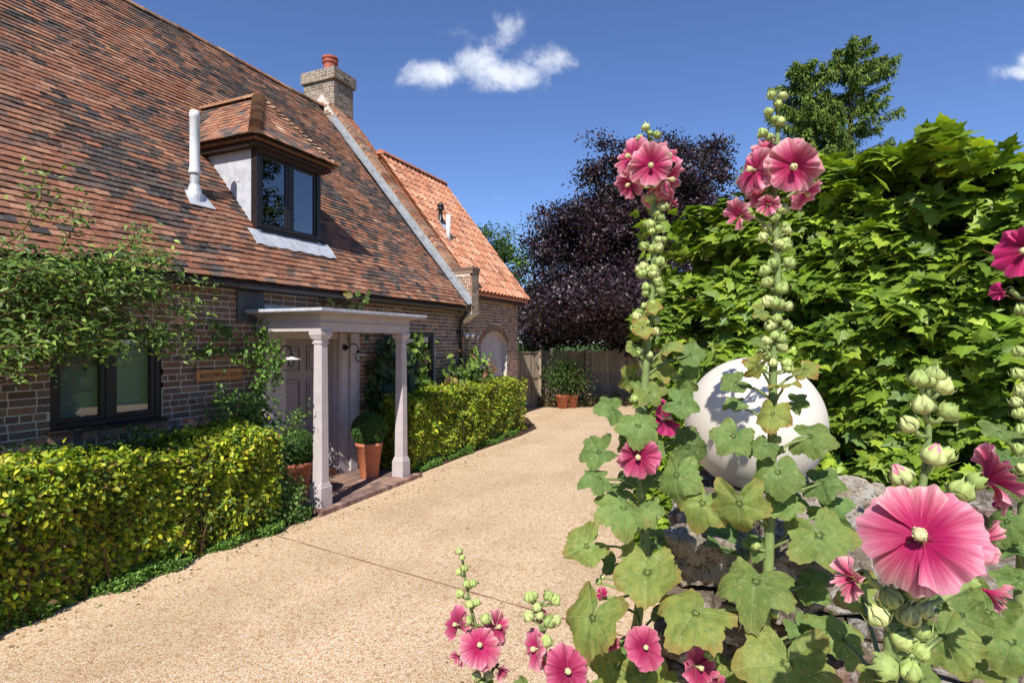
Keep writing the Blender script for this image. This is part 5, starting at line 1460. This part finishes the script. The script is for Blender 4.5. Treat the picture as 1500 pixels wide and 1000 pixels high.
def pod(parent, C, r, N, g, mat=None, name='bud', tipcol=None):
    mb = MB(); col = pick([(.34, .41, .13), (.29, .37, .11), (.41, .46, .18)], 1, .08, g)[0]
    calyx(mb, C, r, N, g, col, 1.)
    X, Y, Z = frame(N)
    for k in range(7):     # pointed outer bracts
        a = k * 2 * math.pi / 7 + g.uniform(-.2, .2); d = X * math.cos(a) + Y * math.sin(a); s = np.cross(Z, d); b = C + d * r * .8 - Z * r * .35
        mb.add([b - s * r * .28, b + s * r * .28, b + d * r * .42 + Z * r * .45 + s * r * .16, b + d * r * .42 + Z * r * .45 - s * r * .16, b + d * r * .35 + Z * r * g.uniform(1.1, 1.9)], [(0, 1, 2, 3), (3, 2, 4)], col * .9)
    if tipcol is not None: calyx(mb, C + Z * r * .62, r * .62, N, g, tipcol, 1.)
    return mb.build(name, M['stemgreen'], parent, True)


def hleaf(parent, C, size, N, tip, g, yellow, root=None):
    """round, shallowly lobed leaf; C its middle, tip the way its point lies, root where the stalk joins the stem"""
    N = unit(N); T = unit(np.asarray(tip) - N * np.dot(tip, N)); B = np.cross(T, N); na, nr = 97, 10
    th = np.linspace(-math.pi * .985, math.pi * .985, na); jit = g.uniform(0, 6.28, 6); lobe = g.uniform(.16, .32)
    out = []
    for a in th:
        w5 = abs(math.cos(a * 2.6)) ; e = (1 - lobe) + lobe * (.6 * w5 + .4 * w5 ** 2.2)
        e *= .30 + .70 * min(1, (math.pi - abs(a)) / .62) ** .7
        e *= 1 + .05 * math.cos(a) + .045 * abs(math.sin(a * 13 + jit[0])) + .025 * math.sin(a * 29 + jit[1]) + .04 * math.sin(a * 3 + jit[2])
        out.append(e)
    cup = g.uniform(-.28, .34); fold = g.uniform(.05, .22); droop = g.uniform(.08, .42); tw = g.normal() * .2; asp = g.uniform(.86, 1.12)
    S = size * .53; V = []; UV = []
    O = np.asarray(C) - T * S * .26
    for j in range(nr + 1):
        r = (j / nr)
        for a, e in zip(th, out):
            rr = r * e; x = rr * math.sin(a) * asp; y = rr * math.cos(a)
            z = -cup * rr * rr + fold * abs(math.sin(a * 2.6)) * rr * .6 - droop * max(0, y) ** 2 * .8 - droop * .5 * x * x + tw * x * y + .085 * math.sin(x * 4.5 + jit[3]) * rr + .085 * math.sin(y * 4.5 + jit[4]) * rr + .06 * math.sin(a * 8 + jit[5]) * rr ** 3 + .022 * math.sin(a * 21 + jit[0]) * rr ** 4
            V.append(O + S * (B * x + T * y + N * z)); UV.append((x, y))
    F = [(j * na + i, j * na + i + 1, (j + 1) * na + i + 1, (j + 1) * na + i) for j in range(1, nr) for i in range(na - 1)] + [(0, na + i, na + i + 1) for i in range(na - 1)]
    F = [f for f in F]
    base = np.array([.095, .19, .060]) * (1 + .16 * g.normal()); yc = np.array([.25, .29, .06]); col = base * (1 - yellow) + yc * yellow
    mb = MB(); mb.add(V, F, col, UV); lf = mb.build('leaf', M['hh_leaf'], parent, True)
    if root is not None:
        root = np.asarray(root); L = np.linalg.norm(O - root)
        mid = (root + O) / 2 + np.array([0, 0, .10 * L]) - N * L * .05
        sb = MB(); sb.tube([root, root * .5 + mid * .5 + (0, 0, .02 * L), mid, O * .5 + mid * .5 + (0, 0, .015 * L) - N * .004, O - N * .002], [.0034, .0028, .0025, .0023, .0020], 7, (.16, .20, .07)); sb.build('stalk', M['stemgreen'], lf, True)
    return lf


def hollyhock(label, D, stem, rads, pods, flowers, leaves, seed, podr=.0084):
    """stem: points (px, py[, D]) laid out in metres through at(); everything else hangs off it"""
    g = np.random.default_rng(seed); P = []
    for q in stem: P.append(at(q[0], q[1], q[2] if len(q) > 2 else D))
    P = np.array(P)
    foot = P[-1].copy(); foot[2] = 0
    if P[-1][2] > .05: P = np.vstack([P, [foot * .5 + P[-1] * .5 + (0, 0, 0), foot]]); rads = list(rads) + [rads[-1] * 1.1, rads[-1] * 1.3]
    t = thing('hollyhock', tuple(foot), label, 'hollyhock', 'hollyhocks in front of the stone wall')
    # smooth the stem
    Q = []; RR = []
    for i in range(len(P) - 1):
        p0 = P[max(i - 1, 0)]; p1 = P[i]; p2 = P[i + 1]; p3 = P[min(i + 2, len(P) - 1)]
        for s in np.linspace(0, 1, 6, endpoint=False):
            Q.append(.5 * ((2 * p1) + (-p0 + p2) * s + (2 * p0 - 5 * p1 + 4 * p2 - p3) * s * s + (-p0 + 3 * p1 - 3 * p2 + p3) * s ** 3)); RR.append(rads[i] * (1 - s) + rads[i + 1] * s)
    Q.append(P[-1]); RR.append(rads[-1]); Q = np.array(Q)
    mb = MB(); mb.tube(Q, np.array(RR) * .82, 12, (.17, .23, .075)); mb.build('stem', M['stemgreen'], t, True)

    def near(p, drop=.0):
        q = Q.copy(); k = np.argmin(np.abs(q[:, 2] - (p[2] - drop)) + .3 * np.linalg.norm(q - p, axis=1)); return Q[k]
    tocam = lambda p: unit(CAMP - p)
    for (px, py, sc, *o) in pods:
        p = at(px, py, o[0] if o else D); s0 = near(p, .012); r = podr * sc; out = unit(p - s0 + .001 * tocam(p)); N = unit(out * .8 + np.array([0, 0, .75]) + g.normal(size=3) * .22)
        p = p + tocam(p) * .012
        po = pod(t, p, r, N, g, tipcol=(.62, .20, .26) if len(o) > 1 else None)
        sb = MB(); sb.tube([s0, (s0 + p) / 2 - (0, 0, .004), p - N * r * .5], [.0028, .0024, .0026], 6, (.2, .26, .09)); sb.build('stalk', M['stemgreen'], po, True)
    for (px, py, wpx, yaw, pit, op, m, *o) in flowers:
        Df = o[0] if o else D - .03; p = at(px, py, Df); c = tocam(p); right = unit(np.cross(c, (0, 0, 1))) * -1; up = np.cross(c, right) ; up = up if up[2] > 0 else -up
        right = CR if np.dot(right, CR) > 0 else -right
        N = unit(c * math.cos(R(yaw)) * math.cos(R(pit)) + right * math.sin(R(yaw)) * math.cos(R(pit)) + up * math.sin(R(pit)))
        lab = o[1] if len(o) > 1 else None
        fo = flower(t, p, wpx / 2 / 830 * Df / 1.0, N, M[m], g, op, 'flower' if op > .45 else 'half_open_flower', lab)
        s0 = near(p, .02); sb = MB(); e = p - N * wpx / 830 * Df * .10; sb.tube([s0, (s0 + e) / 2 - (0, 0, .006), e], [.003, .0028, .004], 7, (.2, .26, .09)); sb.build('stalk', M['stemgreen'], fo, True)
    for (px, py, wpx, ang, tilt, yel, *o) in leaves:
        Dl = o[0] if o else D + g.uniform(-.07, .03); p = at(px, py, Dl); c = tocam(p)
        tipv = CR * math.sin(R(ang)) - np.array([0, 0, 1.]) * math.cos(R(ang))       # ang 0: tip down, 90: tip to the right
        N = unit(c * 1.0 + np.array([0, 0, .55]) + tipv * math.sin(R(tilt)) * -1.2 + g.normal(size=3) * .38)
        hleaf(t, p, wpx / 830 * Dl * .99, N, tipv, g, yel, near(p, .03 + g.uniform(0, .03)))
    return t


def podrow(pts, seed, jx=16, n=3):
    g = np.random.default_rng(seed); out = []
    for i, (x, y, s) in enumerate(pts):
        for k in range(n):
            sd = (-1) ** (i + k); out.append((x + g.uniform(-1, 1) * jx, y + g.uniform(-9, 9), s * g.uniform(.7, 1.15)))
    return out


DA = 1.16
hollyhock('tall pink hollyhock left of the white sphere with a round flower cluster on top', DA,
    [(950, 186), (952, 230), (957, 300), (958, 380), (952, 460), (946, 540), (942, 610), (938, 700), (945, 800), (935, 900), (925, 1010)], [.003, .006, .0075, .008, .009, .0095, .010, .011, .012, .012, .013],
    [(946, 188, 1.0), (961, 199, 1.05), (938, 203, .85), (952, 196, .7)] + podrow([(957, 300, 1.15), (955, 322, 1.1), (957, 345, 1.1), (955, 365, 1.15), (953, 388, 1.2), (952, 404, 1.35), (951, 418, 1.1), (950, 440, 1.0), (950, 458, 1.15), (948, 474, 1.1), (946, 490, 1.05), (945, 516, .8)], 5, 18, 4)
    + [(930, 586, 1.1), (938, 604, 1.2), (934, 775, 1.2), (941, 803, 1.2), (960, 757, 1.), (878, 852, .8), (883, 845, .6)],
    [(953, 243, 66, 2, 4, 1., 'pink', DA - .05), (928, 232, 62, -58, 18, 1., 'pink', DA), (975, 262, 64, 50, -4, 1., 'pink', DA), (925, 268, 50, -48, -22, .9, 'pink', DA + .01), (962, 284, 52, 25, -45, .9, 'pink', DA + .02), (974, 232, 50, 55, 30, .9, 'pink', DA + .02), (978, 292, 34, 50, -50, .5, 'deep', DA + .03),
     (936, 668, 66, -6, -6, 1., 'deep', DA - .09, 'deep rose flower low on the stem'), (972, 614, 56, 48, 10, .95, 'magenta', DA - .03), (944, 948, 58, 12, 2, 1., 'deep', DA - .16), (902, 940, 40, -40, 10, .5, 'deep', DA - .12), (880, 874, 30, 20, 30, .2, 'magenta', DA - .05)],
    [(958, 452, 22, 10, 0, .8), (938, 482, 32, -60, 0, .8), (982, 505, 40, 40, 10, .45), (965, 545, 50, 5, 0, .65), (926, 510, 26, -80, 5, .35), (920, 556, 42, -65, 0, .5), (893, 597, 46, -80, 20, .15), (1003, 592, 54, 70, 0, .15), (1016, 520, 40, 85, 30, .15, DA + .06), (1004, 555, 48, 60, 30, .2, DA + .08),
     (934, 630, 58, -10, 0, .2, DA - .1), (870, 664, 62, -85, 0, .2), (872, 700, 50, -70, 40, .15), (915, 752, 78, -10, 0, .25, DA - .1), (990, 705, 76, 10, 0, .25, DA - .09), (852, 803, 66, -60, 10, .45, DA - .04), (948, 850, 98, 5, 0, .55, DA - .12), (1015, 655, 60, 80, 15, .1), (1005, 640, 40, 60, 40, .1, DA + .05), (905, 720, 40, -60, 40, .1, DA + .06),
     (862, 918, 108, 0, 5, .5, DA - .14), (895, 830, 40, -40, 50, .05, DA + .08), (925, 700, 44, -20, 40, .05, DA + .07), (975, 790, 60, 40, 40, .05, DA + .1), (990, 880, 70, 60, 30, .1, DA + .12), (955, 578, 40, 30, 10, .4), (938, 570, 36, -20, 20, .3), (950, 615, 44, 10, 10, .25), (958, 660, 40, 40, 20, .2), (915, 650, 44, -60, 20, .2), (962, 700, 46, 20, 20, .2), (948, 745, 50, 20, 15, .25), (900, 985, 80, -30, 20, .5, DA - .03), (955, 990, 70, 30, 10, .5, DA - .05), (925, 945, 60, -10, 40, .1, DA + .06)], 201)
DB = 1.06
hollyhock('tallest pink hollyhock, its stem crossing the white sphere', DB,
    [(1139, 140), (1139, 200), (1134, 280), (1137, 360), (1139, 440), (1133, 520), (1132, 600), (1130, 680), (1128, 760), (1124, 860), (1118, 1010)], [.003, .0055, .007, .008, .0085, .009, .0095, .0105, .011, .012, .012],
    [(1131, 141, 1.), (1146, 142, 1.), (1140, 154, .9), (1127, 166, 1.05), (1143, 180, 1.1), (1135, 176, .8), (1118, 197, 1.15), (1128, 202, .9)] + podrow([(1140, 312, 1.25), (1138, 340, 1.1), (1137, 362, 1.2), (1138, 392, 1.2), (1138, 420, 1.2), (1137, 445, 1.25), (1136, 474, 1.2), (1135, 493, 1.15), (1134, 514, 1.2), (1134, 540, 1.1)], 6, 19, 4)
    + [(1138, 645, .9), (1144, 660, .9), (1108, 800, 1.1), (1134, 900, .9)],
    [(1160, 243, 82, 10, -4, 1., 'pink', DB - .05), (1108, 250, 72, -62, 12, 1., 'pink', DB - .01), (1175, 280, 58, 50, -25, .9, 'pink', DB + .02), (1121, 226, 48, -40, 40, .75, 'pink', DB + .02), (1130, 298, 48, -30, 0, .42, 'pink', DB - .03), (1092, 312, 58, -72, -8, .42, 'pink', DB - .02), (1117, 280, 50, -55, -50, .4, 'pink', DB)],
    [(1113, 458, 26, -60, 0, .5), (1106, 540, 42, -40, 0, .85), (1152, 562, 42, 20, 0, .7), (1182, 542, 36, 40, 10, .7), (1074, 562, 46, -60, 20, .25), (1130, 612, 54, 0, 0, .7, DB - .05), (1070, 644, 62, -30, 0, .25, DB - .05), (1196, 640, 66, 60, 0, .3), (1141, 700, 70, 5, 0, .25, DB - .07), (1084, 748, 84, 5, 5, .5, DB - .07),
     (1025, 745, 74, -20, 10, .5, DB - .02), (1170, 590, 36, 70, 50, .2, DB + .04), (1212, 708, 60, 60, 45, .1, DB + .02), (1218, 756, 66, 60, 45, .05, DB + .03), (1207, 795, 94, 20, 0, .35, DB - .06), (1105, 862, 104, 0, 0, .35, DB - .1), (1010, 905, 108, -20, 5, .55, DB - .1), (1152, 990, 130, 5, 10, .5, DB - .17), (1075, 590, 36, -80, 30, .2, DB + .05), (1110, 500, 26, -70, 20, .3),
     (1118, 655, 40, -30, 10, .2), (1150, 745, 46, 20, 20, .2), (1190, 860, 60, 50, 30, .15, DB + .02), (1112, 800, 46, -20, 20, .2), (1225, 925, 78, 60, 25, .3, DB - .06), (1180, 930, 56, 20, 35, .1, DB), (1160, 950, 60, 40, 40, .1, DB + .1), (1060, 800, 70, -50, 40, .05, DB + .12), (1090, 655, 36, -60, 50, .05, DB + .05), (1160, 735, 44, 60, 50, .1, DB + .06), (1065, 960, 90, -30, 30, .2, DB + .1), (1150, 840, 50, 60, 50, .05, DB + .1)], 202)
DC = .56
hollyhock('nearest hollyhock with one huge open pink bloom facing the drive', DC,
    [(1357, 585), (1360, 640), (1350, 720), (1335, 800), (1322, 880), (1310, 950), (1304, 1030)], [.0026, .0035, .0045, .0055, .0065, .007, .0075],
    [(1347, 558, 1.), (1368, 553, 1.05), (1378, 568, 1.15), (1352, 597, 1.1), (1386, 606, 1.15), (1334, 624, 1.), (1360, 560, .9), (1366, 672, 1.25, DC, 1), (1322, 700, 1.2, DC, 1), (1385, 668, .9), (1406, 722, 1.3),
     (1305, 880, 1.2), (1338, 868, 1.2), (1330, 905, 1.3), (1290, 905, 1.2), (1345, 925, 1.2), (1318, 940, 1.1), (1300, 975, 1.4), (1332, 985, 1.2), (1350, 895, 1.1), (1345, 955, 1.1)],
    [(1350, 790, 162, -6, 15, 1., 'pink', DC - .05), (1440, 702, 106, 66, 12, .85, 'pink', DC + .02), (1412, 790, 104, 45, -20, .8, 'pink', DC + .03), (1260, 845, 84, -60, -12, .42, 'pink', DC - .01), (1432, 858, 78, 60, -25, .42, 'pink', DC)],
    [(1256, 880, 86, -70, 20, .6, DC + .12), (1235, 940, 80, -60, 40, .05, DC + .14), (1420, 905, 70, 40, 10, .25, DC + .12), (1392, 880, 56, 20, 40, .1, DC + .16), (1388, 945, 92, 30, 0, .35, DC + .07), (1345, 990, 60, 0, 20, .3, DC + .05), (1280, 990, 60, -30, 20, .5, DC + .03)], 203, .0088)
DD = .88
hollyhock('hollyhock at the right edge with deep magenta flower and closed bud', DD,
    [(1512, 320), (1510, 420), (1508, 520), (1505, 620), (1500, 720), (1498, 820), (1490, 920), (1480, 1020)], [.004, .006, .007, .008, .009, .01, .01, .011],
    [(1497, 455, 1.2), (1495, 517, 1.1), (1492, 548, 1.1), (1498, 575, 1.2), (1493, 607, 1.2), (1498, 632, 1.2), (1492, 660, 1.1), (1494, 690, 1.2), (1496, 725, 1.2), (1490, 590, 1.0)],
    [(1505, 368, 78, -32, 4, 1., 'magenta', DD - .04), (1476, 425, 44, -70, -12, .22, 'magenta', DD - .02), (1472, 742, 30, -50, 10, .25, 'magenta', DD + .02)],
    [(1458, 633, 50, -85, 50, .2), (1468, 702, 56, -70, 20, .15), (1470, 770, 66, -50, 10, .2), (1466, 668, 44, -80, 55, .05), (1440, 905, 84, -40, 5, .3, DD - .1), (1478, 950, 90, -20, 10, .3, DD - .08), (1490, 850, 66, -30, 20, .2), (1410, 870, 60, -70, 45, .1, DD), (1430, 985, 60, -40, 30, .4, DD - .05), (1482, 640, 40, -60, 40, .1), (1488, 805, 50, -40, 30, .1)], 204)
DE = 1.12
hollyhock('short pink hollyhock standing alone against the gravel', DE,
    [(676, 806), (682, 850), (690, 890), (700, 930), (708, 980), (712, 1030)], [.002, .003, .004, .0045, .005, .006],
    [(673, 808, .75), (677, 817, .6), (680, 833, .75), (673, 838, .65), (683, 856, .7), (692, 855, .8), (675, 870, .9), (698, 883, .8), (688, 886, .8), (686, 910, 1.1), (710, 908, 1.1), (700, 990, 1.0), (716, 990, .9), (706, 1002, .9)],
    [(702, 946, 62, 4, 10, 1., 'pink', DE - .03), (674, 915, 52, -55, 5, .85, 'deep', DE), (724, 920, 52, 50, 15, .85, 'pink', DE + .02), (676, 958, 34, -60, -25, .45, 'pink', DE), (728, 975, 40, 45, -40, .45, 'pink', DE + .01)],
    [(712, 1020, 40, 20, 10, .3), (690, 1022, 40, -20, 10, .3)], 205, .010)
DF = 1.02
hollyhock('rose pink hollyhock at the bottom, partly behind a broad mottled leaf', DF,
    [(782, 866), (790, 910), (798, 950), (806, 990), (810, 1030)], [.002, .003, .004, .005, .006],
    [(776, 876, .95), (782, 874, .8), (803, 873, .9), (812, 880, 1.0), (776, 903, 1.), (790, 902, .8), (804, 912, 1.1), (814, 908, .9), (800, 940, 1.1), (786, 890, .8)],
    [(830, 984, 72, 8, 5, 1., 'deep', DF - .02), (790, 950, 60, -62, 0, .85, 'pink', DF), (800, 905, 36, -40, 10, .3, 'deep', DF + .02), (808, 965, 40, -20, -20, .6, 'pink', DF + .02)],
    [(770, 1010, 40, -30, 20, .3), (860, 1015, 50, 30, 20, .4)], 206, .0105)
hollyhock('small hollyhock with one deep rose flower at the bottom under the broad leaves', 1.0,
    [(1008, 896), (1012, 920), (1022, 945), (1034, 975), (1045, 1020)], [.002, .003, .004, .005, .006],
    [(1007, 899, .9), (1015, 913, .9), (1009, 938, 1.1), (1038, 960, 1.2), (1030, 990, 1.)],
    [(1018, 975, 66, 40, -8, 1., 'deep', .98), (1048, 1006, 40, 30, 0, .5, 'deep', 1.)],
    [(1058, 1005, 60, 20, 20, .4), (985, 1010, 50, -20, 20, .5)], 207, .0105)
